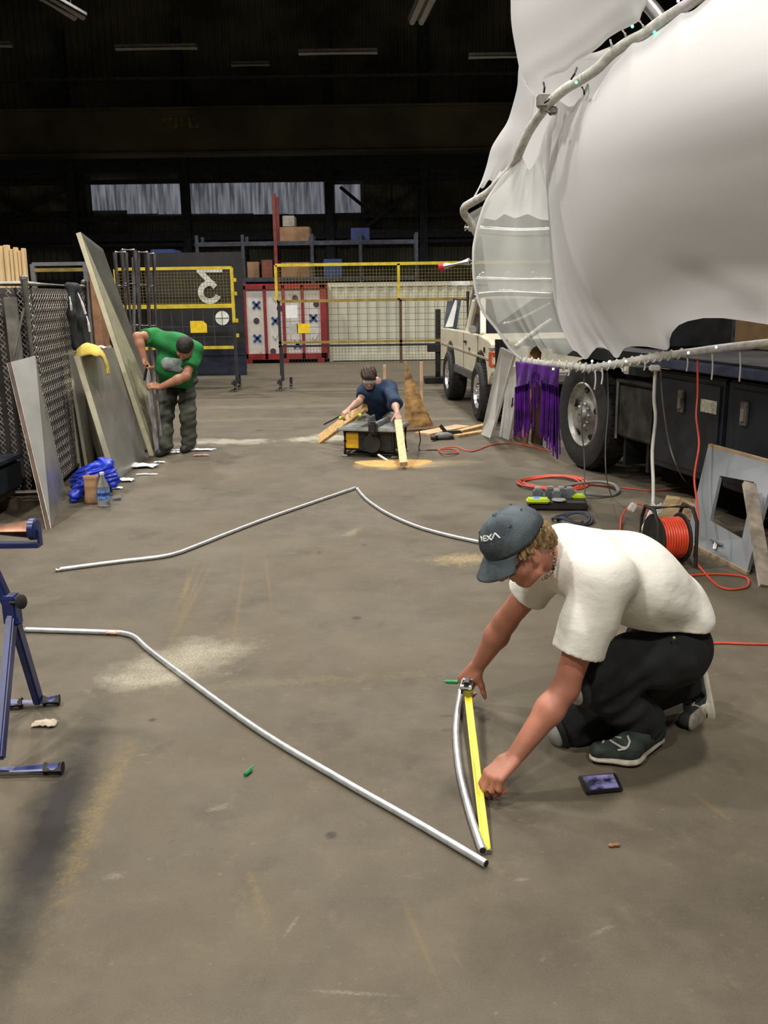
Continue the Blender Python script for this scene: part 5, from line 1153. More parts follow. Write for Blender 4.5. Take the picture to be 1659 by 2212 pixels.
# corner lamp
lm = pbox('corner_lamp', 2.96, 3.13, -.16, .012, .72, .92, mat('amber_lens', (.60, .085, .02), .2), pk, .015); pbox('lamp_bezel', 2.95, 3.12, -.17, .008, .925, .96, M_chr, lm)
mr = pbox('door_mirror', 2.14, 2.22, .02, .11, 1.09, 1.19, M_chr, pk, .02)
for s, n0 in ((0, .07), (2.42, .07)):
    wheel(pk, PL(s, n0 - .14, RW), PN, RW, .28, M_chr, 5, 5); wheel(pk, PL(s, -WID + .05, RW), -PN, RW, .28, M_chr, 5, 5)
    pbox('axle', s - .05, s + .05, -WID + .1, -.1, RW - .05, RW + .05, M_chas)
pbox('ladder_frame', -.9, 3.0, -1.2, -1.1, .42, .55, M_chas); pbox('ladder_frame', -.9, 3.0, -.6, -.5, .42, .55, M_chas)
# roll bar with lamps, rack frame in bed
for nn in (-.14, -WID + .14):
    for s0_, s1_ in ((.78, 1.0), (.55, .95)):
        q = MB(); q.tube([PL(s0_, nn, .9), PL(s1_, nn - (.06 if nn > -.5 else -.06), 1.72)], .032, 10); q.build('roll_bar_leg', M_chr, pk, smooth=True)
q = MB(); q.tube([PL(1.0, -.2, 1.72), PL(1.0, -WID + .2, 1.72)], .034, 10); rb_ = q.build('roll_bar', M_chr, pk, smooth=True)
for k in range(4):
    q = MB(); c = PL(1.02, -.30 - k * .36, 1.79); q.lathe([(.03, -.09), (.085, -.03), (.09, .03), (.085, .035)], c, PD, 16); lp = q.build('roll_bar_lamp', M_chr, rb_, smooth=True)
pbox('lamp_bar', .9, .96, -.12, .14, 1.70, 1.76, mat('white_lamp_bar', (.85, .85, .85), .3), pk)
t = thing('bed_rack', PL(-.4, -.8, .68), 'black tube rack standing in the pickup bed', 'rack')
for s, zz in ((-.9, 1.45), (.35, 1.62)):
    q = MB(); q.tube([PL(s, -.2, .68), PL(s, -.2, zz)], .025, 8); q.build('rack_post', M_rub, t); q = MB(); q.tube([PL(s, -1.5, .68), PL(s, -1.5, zz)], .025, 8); q.build('rack_post', M_rub, t)
q = MB(); q.tube([PL(-.9, -.2, 1.5), PL(.35, -.2, 1.5)], .02, 8); q.build('rack_rail', M_rub, t)
plank4([P(957, 716, 14.85), P(985, 716, 14.85), P(996, 648, 14.85), P(966, 650, 14.85)], .03, 'slate_panel', mat('slate_panel_face', (.09, .11, .15), .4), 'slate grey panel standing in the pickup bed', 'panel')
plank4([P(962, 706, 14.6), P(978, 706, 14.6), P(989, 648, 14.6), P(983, 648, 14.6)], .02, 'white_sheet_panel', M_white, 'narrow white sheet standing in front of the slate panel in the bed', 'panel')
q = MB(); q.ell(PL(.62, -.28, 1.12), (.16, .18, .16), n=14, m=8); solo(q, 'chrome_drum', mat('crumpled_chrome', (.5, .45, .42), .2, .9, .3, 9, bump=.6, bscale=12), 'shiny crumpled metal bundle in the pickup bed', 'bundle', smooth=True)
# trailer jack / hand truck behind
t = thing('post_stand', G(944, 850), 'black upright post on a stand between pickup and container', 'post stand')
pb = G(946, 826); q = MB(); q.bar(pb, (pb.x, pb.y, P(946, 668, pb.y).z), .11, .09); q.build('post', M_rub, t); q = MB(); q.box((pb.x, pb.y, .05), (.5, .5, .1)); q.build('base', M_rub, t); q = MB(); q.box((pb.x - .02, pb.y - .02, P(945, 752, pb.y).z), (.35, .2, .12)); q.build('bracket', M_rub, t)

# ------------------------------------------------------------------ table saw, jig, lumber
so = G(812, 980); SR = Matrix.Rotation(math.radians(-16), 3, 'Z')
def SL(x, y, z): return so + SR @ Vector((x, y, z))
sw = thing('table_saw', so, 'portable table saw with grey table and yellow side panel on the floor', 'table saw')
def sbox(name, c, size, m, par=sw, bevel=.008):
    q = MB(); q.box(SL(*c), size, SR); return q.build(name, m, par, bevel=bevel, smooth=True)
M_alu = mat('cast_aluminium_table', (.25, .28, .28), .4, .5, .15, 10); M_dw = mat('yellow_tool_plastic', (.80, .45, .02), .45); M_blk = mat('black_tool_plastic', (.02, .02, .02), .5)
tb = sbox('table', (0, 0, .285), (.60, .50, .035), M_alu); sbox('rip_fence', (.06, 0, .325), (.05, .56, .05), M_alu, tb); sbox('front_rail', (0, -.265, .285), (.66, .03, .03), mat('bright_rail', (.6, .62, .62), .3, .7), tb); sbox('fence_knob', (.06, -.29, .31), (.09, .07, .12), M_blk, tb, .02); sbox('throat_plate', (-.06, 0, .304), (.09, .36, .003), M_blk, tb, 0); sbox('blade_guard', (-.06, .06, .35), (.02, .22, .07), M_alu, tb)
bd = sbox('body', (-.02, 0, .165), (.50, .40, .20), M_blk); sbox('yellow_panel', (-.275, 0, .17), (.012, .30, .15), M_dw, bd, .004); sbox('yellow_front', (-.19, -.205, .165), (.14, .012, .16), M_dw, bd, .004); sbox('print_block', (-.284, -.03, .19), (.004, .10, .03), M_blk, bd, 0); sbox('front_plate', (.03, -.205, .15), (.10, .014, .20), mat('grey_front_plate', (.20, .20, .20), .5), bd)
for x, y in ((-.26, -.22), (.26, -.22), (-.26, .22), (.26, .22)):
    q = MB(); q.tube([SL(x, y, .02), SL(x, y, .27)], .018, 10); q.build('cage_leg', M_blk, sw, smooth=True); sbox('rubber_foot', (x, y, .012), (.06, .06, .024), mat('grey_rubber', (.3, .3, .3), .7), sw)
for a_, b0_ in (((-.26, -.22, .03), (.26, -.22, .03)), ((-.26, .22, .03), (.26, .22, .03)), ((-.26, -.22, .03), (-.26, .22, .03)), ((.26, -.22, .03), (.26, .22, .03)), ((-.26, -.22, .16), (-.26, .22, .16))):
    q = MB(); q.tube([SL(*a_), SL(*b0_)], .016, 8); q.build('cage_tube', M_blk, sw, smooth=True)
q = MB(); q.lathe([(.02, 0), (.09, .01), (.09, .03), (.02, .035)], SL(.03, -.215, .14), SR @ Vector((0, -1, 0)), 20); q.build('hand_wheel', M_blk, sw, smooth=True)
q = MB(); q.bar(G(817, 982, .06), G(838, 995, .012), .02, .012); solo(q, 'thin_offcut', M_white, 'thin pale offcut propped on the front of the table saw', 'offcut')
# sawdust pile
q = MB(); rows = []; sc0 = G(850, 1000)
for i in range(12):
    r = i / 11; rows.append([sc0 + Vector((math.cos(g) * .36 * r * (1 + .15 * math.sin(3 * g)), math.sin(g) * .22 * r * (1 + .1 * math.cos(2 * g)), .022 * (1 - r) ** 1.5 + .0015 * (1 - r))) for g in [2 * math.pi * k / 28 for k in range(28)]])
q.grid(rows, True); o = solo(q, 'sawdust', mat('fresh_sawdust', (.70, .43, .16), .95, 0, .12, 40, bump=.4, bscale=90), 'heap of fresh orange sawdust in front of the table saw', 'sawdust', kind='stuff', smooth='all')
# plywood jig
jb = G(876, 925); jY = jb.y; t = thing('plywood_jig', (jb.x, jY, 0), 'triangular plywood jig with two upright battens behind the blue-shirted man', 'jig')
jz = P(875, 780, jY).z; jx0, jx1 = P(875, 900, jY).x, P(910, 900, jY).x
q = MB(); q.prism([(jx0, jY, .012), (jx1 + .13, jY, .012), (jx1, jY, P(908, 860, jY).z), (jx0 + .015, jY, jz), (jx0, jY, jz)], (0, .018, 0)); q.build('triangle', M_osb, t)
q = MB(); q.prism([(jx1 + .02, jY + .12, .012), (jx1 + .16, jY + .12, .012), (jx1 + .02, jY + .12, P(912, 870, jY).z)], (0, .018, 0)); q.build('brace_triangle', M_osb, t)
for px, pt in ((910, 783), (832, 789)):
    X = P(px, 900, jY + .1).x; q = MB(); q.bar((X, jY + .06, .012), (X, jY + .06, P(px, pt, jY).z), .035, .05, (0, 1, 0)); q.build('batten', mat('pinkish_pine', (.62, .40, .25), .7, 0, .15, 5), t)
q = MB(); q.box(((jx0 + jx1) / 2 - .2, jY + .05, .006), (1.1, .3, .012)); q.build('base', mat('dark_base_ply', (.14, .085, .05), .75), t)
q = MB(); q.bar((P(832, 878, jY).x, jY + .06, P(832, 878, jY).z), (jx0, jY + .06, P(875, 876, jY).z), .03); q.build('cross_batten', MATS['pinkish_pine'], t)
def lum(p0, p1, wd, th, label, m=M_pine2, z=0.0):
    a, b_ = G(*p0, z + th / 2), G(*p1, z + th / 2); q = MB(); q.bar(a, b_, wd, th); return solo(q, 'pine_board', m, label, 'lumber', 'offcut boards on the floor by the jig', bevel=.002)
M_pk = MATS['pinkish_pine']
lum((912, 938), (1000, 921), .22, .03, 'wide pale board lying on the floor from the jig towards the pickup', M_pk)
lum((968, 938), (1052, 917), .09, .03, 'narrow yellow board lying beside the wide pale board', M_pine2); lum((985, 942), (1052, 931), .09, .03, 'narrow yellow board nearest the white leaning boards', M_pine2)
lum((858, 930), (925, 926), .16, .025, 'dark board under the jig base', MATS['dark_base_ply'])
t = thing('power_drill', G(952, 950), 'dark cordless tool lying on the floor by the offcut boards', 'power tool')
dc = G(952, 950); q = MB(); q.lathe([(.02, 0), (.04, .03), (.04, .14), (.015, .2)], dc + Vector((-.06, 0, .042)), (1, .2, 0), 12); q.build('motor_body', mat('grey_tool', (.22, .22, .22), .5), t, smooth=True)
q = MB(); q.bar(dc + Vector((-.04, 0, .04)), dc + Vector((-.1, -.12, .03)), .04); q.build('grip', M_blk, t, bevel=.008); q = MB(); q.box(dc + Vector((.02, .05, .02)), (.26, .1, .03)); q.build('sole', M_blk, t)
t = thing('dark_tool', G(977, 941), 'small dark tool resting against the narrow yellow boards', 'power tool'); dc = G(977, 941); q = MB(); q.box(dc + Vector((0, 0, .03)), (.22, .10, .06)); q.build('body', M_blk, t, bevel=.015); q = MB(); q.bar(dc + Vector((-.08, 0, .05)), dc + Vector((-.14, 0, .12)), .04); q.build('grip', M_blk, t)
# boards in the hands of the blue-shirted man
q = MB(); q.bar(G(690, 950, .03), P(792, 876, 9.75), .16, .035, (.2, -.6, 1)); solo(q, 'pine_plank', M_pine2, 'yellow pine plank slanting up from the floor to his lowered hand', 'lumber', bevel=.002)
q = MB(); q.bar(G(872, 1003, .045), P(860, 910, 8.97), .072, .05, (0, -1, .6)); solo(q, 'pine_stick', M_pine, 'pale pine stick resting on the floor under his forward hand', 'lumber', bevel=.003)
q = MB(); q.bar(P(700, 917, 9.66), P(752, 890, 9.50), .022, .012); solo(q, 'push_stick', M_blk, 'thin black push stick in the hand beside the yellow plank', 'stick')
for x, y in ((736, 903), (778, 897)):
    q = MB(); c = P(x, y, 9.5); q.lathe([(.012, -.018), (.02, -.01), (.02, .01), (.012, .018)], c, (1, 0, .3), 12); solo(q, 'lime_clamp_end', mat('lime_clamp', (.55, .75, .05), .5), 'small lime clamp end on the plank beside the table saw', 'clamp', 'lime clamp ends on the plank', smooth=True)
# ------------------------------------------------------------------ people
def V3(*a): return Vector(a)
def axes(fd, cd):
    fd = Vector(fd).normalized(); cd = Vector(cd); cd = (cd - fd * cd.dot(fd)).normalized(); return fd, cd, fd.cross(cd)
def head_prims(pr, hc, fd, cd, sc=1.0):
    fd, cd, sd = axes(fd, cd); hc = Vector(hc); R = Matrix((fd, sd, cd)).transposed()
    q = lambda f, s, c: hc + (fd * f + sd * s + cd * c) * sc
    def E(f, s, c, r, k=.02): pr.append(('e', q(f, s, c), tuple(x * sc for x in r), [list(x) for x in R], k))
    E(-.008, 0, .025, (.098, .077, .092)); E(.028, 0, -.045, (.066, .060, .066), .03); E(.062, 0, -.100, (.026, .028, .020), .02)
    for s in (-1, 1):
        E(.055, .040 * s, -.030, (.030, .026, .030), .02); E(-.005, .074 * s, -.018, (.018, .008, .030), .006); E(.006, .079 * s, -.034, (.009, .006, .014), .004)
        E(.082, .030 * s, .012, (.014, .022, .007), .01)
        pr.append(('c', q(.02, .052 * s, -.085), q(.062, .02 * s, -.104), .017 * sc, .017 * sc, None, .02))
    pr.append(('c', q(.090, 0, .005), q(.114, 0, -.034), .009 * sc, .0125 * sc, None, .010))
    for s in (-1, 1): E(.100, .012 * s, -.037, (.010, .008, .008), .006)
    E(.086, 0, -.060, (.011, .024, .006), .006); E(.084, 0, -.073, (.011, .020, .006), .006)
    return q, fd, cd, sd, R
M_skin = mat('sunburnt_skin', (.50, .205, .135), .5, 0, .10, 9, sss=.12); M_skin2 = mat('tan_skin', (.42, .19, .115), .5, 0, .08, 9); M_skin3 = mat('fair_skin', (.52, .30, .23), .5, 0, .06, 9)
M_tee = mat('white_cotton', (.84, .82, .76), .85, 0, .03, 6, bump=.35, bscale=9, stretch=(1, 1, 1.6), sheen=.1)
M_jean = mat('black_denim', (.011, .0125, .016), .9, 0, .25, 12, bump=.3, bscale=14)
M_shoe = mat('dark_green_suede', (.030, .042, .036), .85, 0, .25, 30); M_sole = mat('cream_rubber_sole', (.50, .46, .38), .7, 0, .15, 25); M_lace = mat('pale_lace', (.50, .50, .46), .8)
def shoe(parent, toe, ball, heel, ank, upv, wd=1.0, lace=True):
    toe, ball, heel, ank = map(Vector, (toe, ball, heel, ank)); upv = Vector(upv)
    L1 = (toe - ball).normalized(); L2 = (heel - ball).normalized(); sd = L1.cross(upv).normalized()
    u1 = sd.cross(L1).normalized(); u2 = (L2.cross(sd)).normalized()
    if u1.dot(upv) < 0: u1 = -u1
    if u2.dot(upv) < 0: u2 = -u2
    up_ = [('c', toe + u1 * .012, ball + u1 * .018, .030 * wd, .042 * wd, None, .03), ('c', ball + u1 * .018, heel + u2 * .026, .042 * wd, .034 * wd, None, .03), ('c', ball + u1 * .04, ank - (ank - heel) * .25, .034, .036, None, .03), ('c', heel + u2 * .03, ank, .036, .040, None, .03), ('c', ball * .6 + heel * .4 + u2 * .03, ank, .034, .036, None, .03)]
    o = sdf_obj('shoe', up_, M_shoe, parent, .004, .02, cuts=[(ank + (ank - heel).normalized() * .01, (ank - heel), .09)])
    so_ = [('c', toe - L1 * .004, ball, .036 * wd, .048 * wd, (u1, .36), .02), ('c', ball, heel, .048 * wd, .040 * wd, (u2, .36), .02)]
    sdf_obj('sole', [(p[0], Vector(p[1]) - u1 * .012, Vector(p[2]) - u2 * .012) + p[3:] for p in so_], M_sole, o, .004, .02)
    if lace:
        q = MB()
        for i in range(4):
            c = ball.lerp(ank, .18 + .15 * i) + u1 * (.066 - .004 * i); s = sd * .026; dl = (ank - ball).normalized() * .012
            q.tube(smooth_path([c - s - u1 * .014, c - s * .3 + dl, c + s * .3 + dl, c + s - u1 * .014], 4), .0035, 6)
        c = ball.lerp(ank, .62) + u1 * .068
        for s in (-1, 1): q.tube(smooth_path([c, c + sd * .03 * s + u1 * .012, c + sd * .045 * s - L2 * -.02, c + sd * .02 * s + L2 * -.03], 5), .003, 6)
        q.build('lace', M_lace, o, smooth=True)
    return o

# ---- crouching man with cap, measuring
hc = P(1122, 1180, 2.82); fd0 = (-.70, -.26, -.66); cd0 = (-.60, -.26, .75)
shL, shR = P(1298, 1250, 2.74), P(1195, 1212, 3.08); elL, wrL = P(1222, 1486, 2.72), P(1114, 1632, 2.66); elR, wrR = P(1092, 1342, 3.22), P(1034, 1436, 3.30)
c7 = P(1222, 1175, 2.93); mid = P(1362, 1250, 2.98); pel = P(1440, 1352, 3.06)
hipL, hipR = P(1448, 1412, 2.95), P(1462, 1405, 3.18); knL = P(1268, 1458, 2.87); anL = P(1394, 1562, 2.96)
knR = G(1238, 1556, .075); anR = P(1484, 1468, 3.26)
man = thing('person', G(1360, 1600), 'crouching person in white t-shirt, black trousers and blue-grey cap holding a tape measure', 'person')
pr = []
q_, fd, cd, sd, HR = head_prims(pr, hc, fd0, cd0)
pr.append(('c', hc - cd * .05 - fd * .02, c7 + V3(.0, 0, -.055), .056, .055)); pr.append(('c', c7 + V3(.02, 0, -.09), mid, .06, .08)); pr.append(('c', mid, pel, .08, .08)); pr.append(('c', shL, shR, .05, .05))
for h_, k_, a_ in ((hipL, knL, anL), (hipR, knR, anR)): pr.append(('c', pel, h_, .06, .06)); pr.append(('c', h_, k_, .06, .045)); pr.append(('c', k_, a_, .045, .035))
def arm(pr, sh, el, wr, r=1.0):
    m = sh.lerp(el, .45); pr.append(('c', sh, m, .052 * r, .052 * r)); pr.append(('c', m, el, .051 * r, .042 * r)); f = el.lerp(wr, .32)
    pr.append(('c', el, f, .043 * r, .046 * r)); pr.append(('c', f, wr, .046 * r, .029 * r))
arm(pr, shL, elL, wrL, 1.0); arm(pr, shR, elR, wrR, 1.0)
dL = P(1046, 1694, 2.60) - wrL
tL, thL = hand(pr, wrL + dL.normalized() * .012, dL, (.25, .25, -1.0), -1, ((38, 42, 25), (42, 48, 30), (48, 52, 35), (52, 55, 38)), 1.02, 25, 3, (.75, .45, .45))
dR = P(1000, 1484, 3.30) - wrR
tR, thR = hand(pr, wrR + dR.normalized() * .010, dR, (.45, .75, -.45), 1, ((40, 50, 30), (42, 50, 30), (46, 52, 32), (50, 52, 32)), .98, 25, 4, (.55, .75, .35))
body = sdf_obj('body', pr, M_skin, man, .0042, .022)
# t-shirt
nS = V3(.5, 0, .86); cufL = shL.lerp(elL, .66); cufR = shR.lerp(elR, .52)
sp = [('c', c7 + V3(.05, .0, -.075), mid, .150, .190, (nS, .76), .06), ('c', mid, P(1432, 1302, 3.04), .190, .180, (nS, .74), .06), ('c', shL + V3(.02, .03, -.01), shR + V3(.02, -.03, -.01), .088, .088, None, .06), ('c', c7 + V3(-.01, 0, -.01), c7 + V3(.08, 0, -.05), .075, .09, None, .05),
      ('c', shL + V3(.01, .01, -.01), shL.lerp(elL, .78), .090, .088, None, .06), ('c', shR, shR.lerp(elR, .66), .085, .080, None, .05), ('e', P(1478, 1338, 3.02), (.075, .15, .06), None, .05)]
def tee_folds(p):
    a = shL; x = p - np.array(a)
    d1 = .006 * np.sin(60 * (x[:, 0] * .75 + x[:, 2] * .35) + 9 * x[:, 1]) * np.exp(-((x[:, 0] + .02) ** 2 + (x[:, 2] + .12) ** 2) / .02)
    y = p - np.array(pel); d2 = .007 * np.sin(48 * (y[:, 0] * .45 + y[:, 2] * 1.0) + 7 * y[:, 1]) * np.exp(-((y[:, 0] + .05) ** 2 + (y[:, 2]) ** 2) / .03)
    z = p - np.array(mid); d3 = .004 * np.sin(36 * (z[:, 0] + .5 * z[:, 2]) + 11 * z[:, 1]) * np.exp(-(z[:, 0] ** 2 + z[:, 2] ** 2) / .03)
    return d1 + d2 + d3
shirt = sdf_obj('t_shirt', sp, M_tee, man, .006, .05, tee_folds, cuts=[(cufL, elL - shL, .17), (cufR, elR - shR, .15), (P(1400, 1354, 2.92), (-.10, -.10, -1), .29)])
def hemring(c, d, r, m, par, tr=.004):
    a, b_, d = frame_from(d); q = MB(); q.tube([Vector(c) + a * math.cos(g) * r + b_ * math.sin(g) * r for g in [2 * math.pi * k / 28 for k in range(28)]], tr, 6, closed=True); return q.build('sleeve_hem', m, par, smooth=True)
# trousers
tp = [('e', P(1445, 1392, 3.06), (.150, .180, .135), None, .05), ('c', hipL, knL, .115, .085, None, .05), ('c', knL, anL + V3(0, 0, .0), .085, .078, None, .04), ('c', hipR, knR, .115, .085, None, .05), ('c', knR, anR, .085, .075, None, .04)]
def jean_folds(p):
    z = p - np.array(knL); a = .006 * np.sin(70 * (z[:, 0] * .6 - z[:, 2]) + 10 * z[:, 1]) * np.exp(-(z[:, 0] - .1) ** 2 / .02)
    y = p - np.array(pel); return a + .006 * np.sin(45 * (y[:, 0] + .8 * y[:, 2])) * np.exp(-((y[:, 0] + .08) ** 2 + (y[:, 2] + .08) ** 2) / .02)
trs = sdf_obj('trousers', tp, M_jean, man, .007, .04, jean_folds, cuts=[(anL + (anL - knL).normalized() * .015, anL - knL, .11), (anR + (anR - knR).normalized() * .01, anR - knR, .11)])
for x, y, Y in ((1456, 1378, 2.84), (1460, 1420, 2.86), (1400, 1430, 2.83)):
    q = MB(); q.ell(P(x, y, Y), (.006, .006, .006), n=10, m=6); q.build('rivet', mat('brass_rivet', (.7, .66, .5), .3, .8), trs, smooth=True)
# shoes
shL_ = shoe(man, G(1292, 1628, .032), G(1356, 1628, .032), P(1412, 1590, 2.97), anL + V3(.02, .01, -.03), (0, 0, 1), 1.0, False)
shR_ = shoe(man, G(1488, 1558, .03), P(1520, 1540, 3.22), P(1505, 1440, 3.30), anR + V3(.0, 0, 0), (-1, -.1, .1), .95, False)
def draw_on(o, strokes, r, name, m, lift=.003):
    bm_ = bmesh.new(); bm_.from_mesh(o.data); bv = BVHTree.FromBMesh(bm_); bm_.free(); oo = ORI[o.name]; q = MB()
    for pts in strokes:
        out = []
        for (x0_, y0_), (x1_, y1_) in zip(pts, pts[1:]):
            for k in range(6):
                d = Vector(ray(x0_ + (x1_ - x0_) * k / 5, y0_ + (y1_ - y0_) * k / 5)).normalized(); h = bv.ray_cast(Vector(_c) - oo, d)
                if h[0]: out.append(h[0] + oo - d * lift)
        if len(out) > 2: q.tube(out, r, 6)
    if q.v: q.build(name, m, o, smooth=True)
z4 = lambda x, y: (1150 + x / 4.046, 1320 + y / 4.046)
draw_on(shL_, [[z4(*p) for p in st_] for st_ in ([(612, 1098), (660, 1082)], [(640, 1098), (710, 1150), (780, 1190), (832, 1196)], [(650, 1084), (700, 1098), (775, 1108)], [(832, 1092), (852, 1140), (838, 1180), (810, 1205), (748, 1216)], [(612, 1152), (642, 1108)])], .0038, 'lace', M_lace)
draw_on(shR_, [[z4(*p) for p in st_] for st_ in ([(1395, 815), (1440, 830), (1520, 858)], [(1400, 830), (1415, 800)])], .0038, 'lace', M_lace)
# knee pads
M_pad = mat('grey_white_knee_cap', (.44, .45, .43), .45, 0, .1, 20); M_strap = mat('black_strap', (.02, .02, .022), .7)
for kn, cpt, axd in ((knL, P(1250, 1482, 2.80), V3(-.8, -.35, -.25)), (knR, knR + V3(-.055, -.03, -.02), V3(-.85, -.3, -.3))):
    a, b_, d = frame_from(axd); q = MB(); Rk = Matrix((a, b_, d)).transposed(); q.ell(cpt + d * .02, (.052, .060, .030), Rk, 18, 10); kp = q.build('knee_pad', M_pad, man, smooth=True)
    q = MB(); q.ell(cpt + d * .005, (.068, .078, .028), Rk, 18, 10); q.build('pad_backing', M_strap, kp, smooth=True)
    q = MB(); q.tube([cpt + b_ * .05 - d * .01 + a * .03 * math.cos(g) + b_ * .014 * math.sin(g) for g in [2 * math.pi * k / 14 for k in range(14)]], .004, 6, closed=True); q.build('pad_buckle', mat('grey_buckle', (.35, .35, .34), .5), kp, smooth=True)
# hair, cap, glasses, beads
hp_ = [('e', q_(-.075, 0, .0), (.035, .075, .050), [list(x) for x in HR], .03), ('e', q_(-.080, 0, -.045), (.028, .060, .035), [list(x) for x in HR], .03), ('e', q_(-.055, .068, .005), (.030, .014, .035), [list(x) for x in HR], .02), ('e', q_(-.055, -.068, .005), (.030, .014, .035), [list(x) for x in HR], .02), ('e', q_(.010, .073, .012), (.03, .010, .022), [list(x) for x in HR], .02), ('e', q_(.010, -.073, .012), (.03, .010, .022), [list(x) for x in HR], .02), ('e', q_(-.100, .02, -.02), (.022, .04, .035), [list(x) for x in HR], .02)]
def hairy(p): return .0045 * np.sin(260 * p[:, 0] + 140 * p[:, 2] + 30 * np.sin(90 * p[:, 1])) + .003 * np.sin(330 * p[:, 1] + 60 * p[:, 0])
sdf_obj('hair', hp_, mat('dirty_blond_hair', (.36, .235, .105), .7, 0, .3, 60, bump=.6, bscale=120, stretch=(1, 1, .3)), man, .0035, .02, hairy, 1)
dc = hc + cd * .058 - fd * .006
M_cap = mat('faded_blue_grey_canvas', (.085, .108, .125), .9, 0, .25, 14, bump=.2, bscale=160)
q = MB(); rows = []
for i in range(15):
    th_ = math.radians(2 + 92 * i / 14); row = []
    for k in range(44):
        g = 2 * math.pi * k / 44; rr = 1.0 + (.02 if i < 12 else 0) - .012 * abs(math.cos(3 * g)) ** 12
        row.append(dc + (fd * (.112 * math.sin(th_) * math.cos(g)) + sd * (.090 * math.sin(th_) * math.sin(g)) + cd * (.090 * math.cos(th_) - .012 * (1 - math.cos(g)) * math.sin(th_))) * rr)
    rows.append(row)
q.grid(rows, True); q.f.append(tuple(range(44)))
cap = q.build('cap_crown', M_cap, man, smooth='all', solid=.003)
q = MB(); q.ell(dc + cd * .092, (.009, .009, .006), HR, 12, 6); q.build('cap_button', M_cap, cap, smooth=True)
for g in (30, 90, 150, -30, -90, -150):
    a = math.radians(g); th_ = math.radians(42); p = dc + (fd * (.112 * math.sin(th_) * math.cos(a)) + sd * (.090 * math.sin(th_) * math.sin(a)) + cd * (.090 * math.cos(th_) - .012 * (1 - math.cos(a)) * math.sin(th_))) * 1.025
    q = MB(); q.tube([p + fd * .005 * math.cos(b2) + sd * .005 * math.sin(b2) for b2 in [2 * math.pi * k / 10 for k in range(10)]], .0018, 5, closed=True); q.build('eyelet', mat('dark_eyelet', (.02, .024, .03), .8), cap, smooth=True)
q = MB(); rows = []
for i in range(9):
    f = i / 8; row = []
    for k in range(21):
        g = math.radians(-66 + 132 * k / 20); ext = .078 * math.cos(g * .92) ** .6 * f
        base = dc + fd * .110 * math.cos(g) + sd * .088 * math.sin(g) + cd * (-.004 - .012 * (1 - math.cos(g)))
        row.append(base + (fd * .86 - cd * .42).normalized() * ext + sd * math.sin(g) * .006 * f - cd * (.030 * math.sin(g) ** 2 * (.3 + .7 * f)))
    rows.append(row)
q.grid(rows); q.build('cap_brim', M_cap, cap, smooth='all', solid=.004)
# front lettering EXA with a flat-topped A and part of a letter wrapping out of sight
bm = bmesh.new(); bm.from_mesh(cap.data); bvh = BVHTree.FromBMesh(bm); capo = ORI[cap.name]
def oncap(x, y):
    d = Vector(ray(x, y)).normalized(); h = bvh.ray_cast(Vector(_c) - capo, d); return (h[0] + capo - d * .0035) if h[0] else None
zc_ = lambda x, y: (1000 + x / 6.381, 1070 + y / 6.381)
for pts in ([(248, 565), (262, 600), (262, 632)], [(318, 560), (285, 566), (290, 630), (325, 628)], [(288, 597), (320, 594)], [(335, 560), (395, 618)], [(395, 535), (335, 625)], [(398, 616), (440, 522), (510, 590)]):
    pp = [oncap(*zc_(x, y)) for x, y in pts]; pp = [p for p in pp if p]
    if len(pp) > 1:
        dens = []
        for a, b_ in zip(pts, pts[1:]):
            for k in range(5): dens.append(oncap(*zc_(a[0] + (b_[0] - a[0]) * k / 5, a[1] + (b_[1] - a[1]) * k / 5)))
        dens.append(oncap(*zc_(*pts[-1]))); dens = [p for p in dens if p]
        q = MB(); q.tube(dens, .0030, 6); q.build('cap_letter', mat('white_embroidery', (.72, .74, .75), .8), cap, smooth=True)
bm.free()
q = MB()
for s in (-1, 1):
    q.tube(smooth_path([q_(-.01, .080 * s, .004), q_(.04, .077 * s, .006), q_(.085, .068 * s, .000)], 4), .0032, 6)
    q.tube([q_(.096, .034 * s, -.012) + (sd * math.cos(g) * .028 + cd * math.sin(g) * .018) - fd * .012 * (math.cos(g) * s > .3) for g in [2 * math.pi * k / 16 for k in range(16)]], .0028, 6, closed=True)
q.tube([q_(.104, -.008, -.004), q_(.106, .008, -.004)], .0028, 6)
q.build('glasses', mat('dark_glasses_frame', (.03, .012, .012), .3), man, smooth=True)
q = MB()
for x, y in ((1197, 1196), (1198, 1204), (1198, 1212), (1197, 1220), (1195, 1228), (1191, 1236), (1186, 1242), (1180, 1247), (1174, 1250)): q.ell(P(x, y, 2.80), (.0065, .0065, .0065), n=8, m=5)
q.build('bead_necklace', mat('mixed_wood_beads', (.34, .24, .19), .5, 0, .6, 60), man, smooth=True)
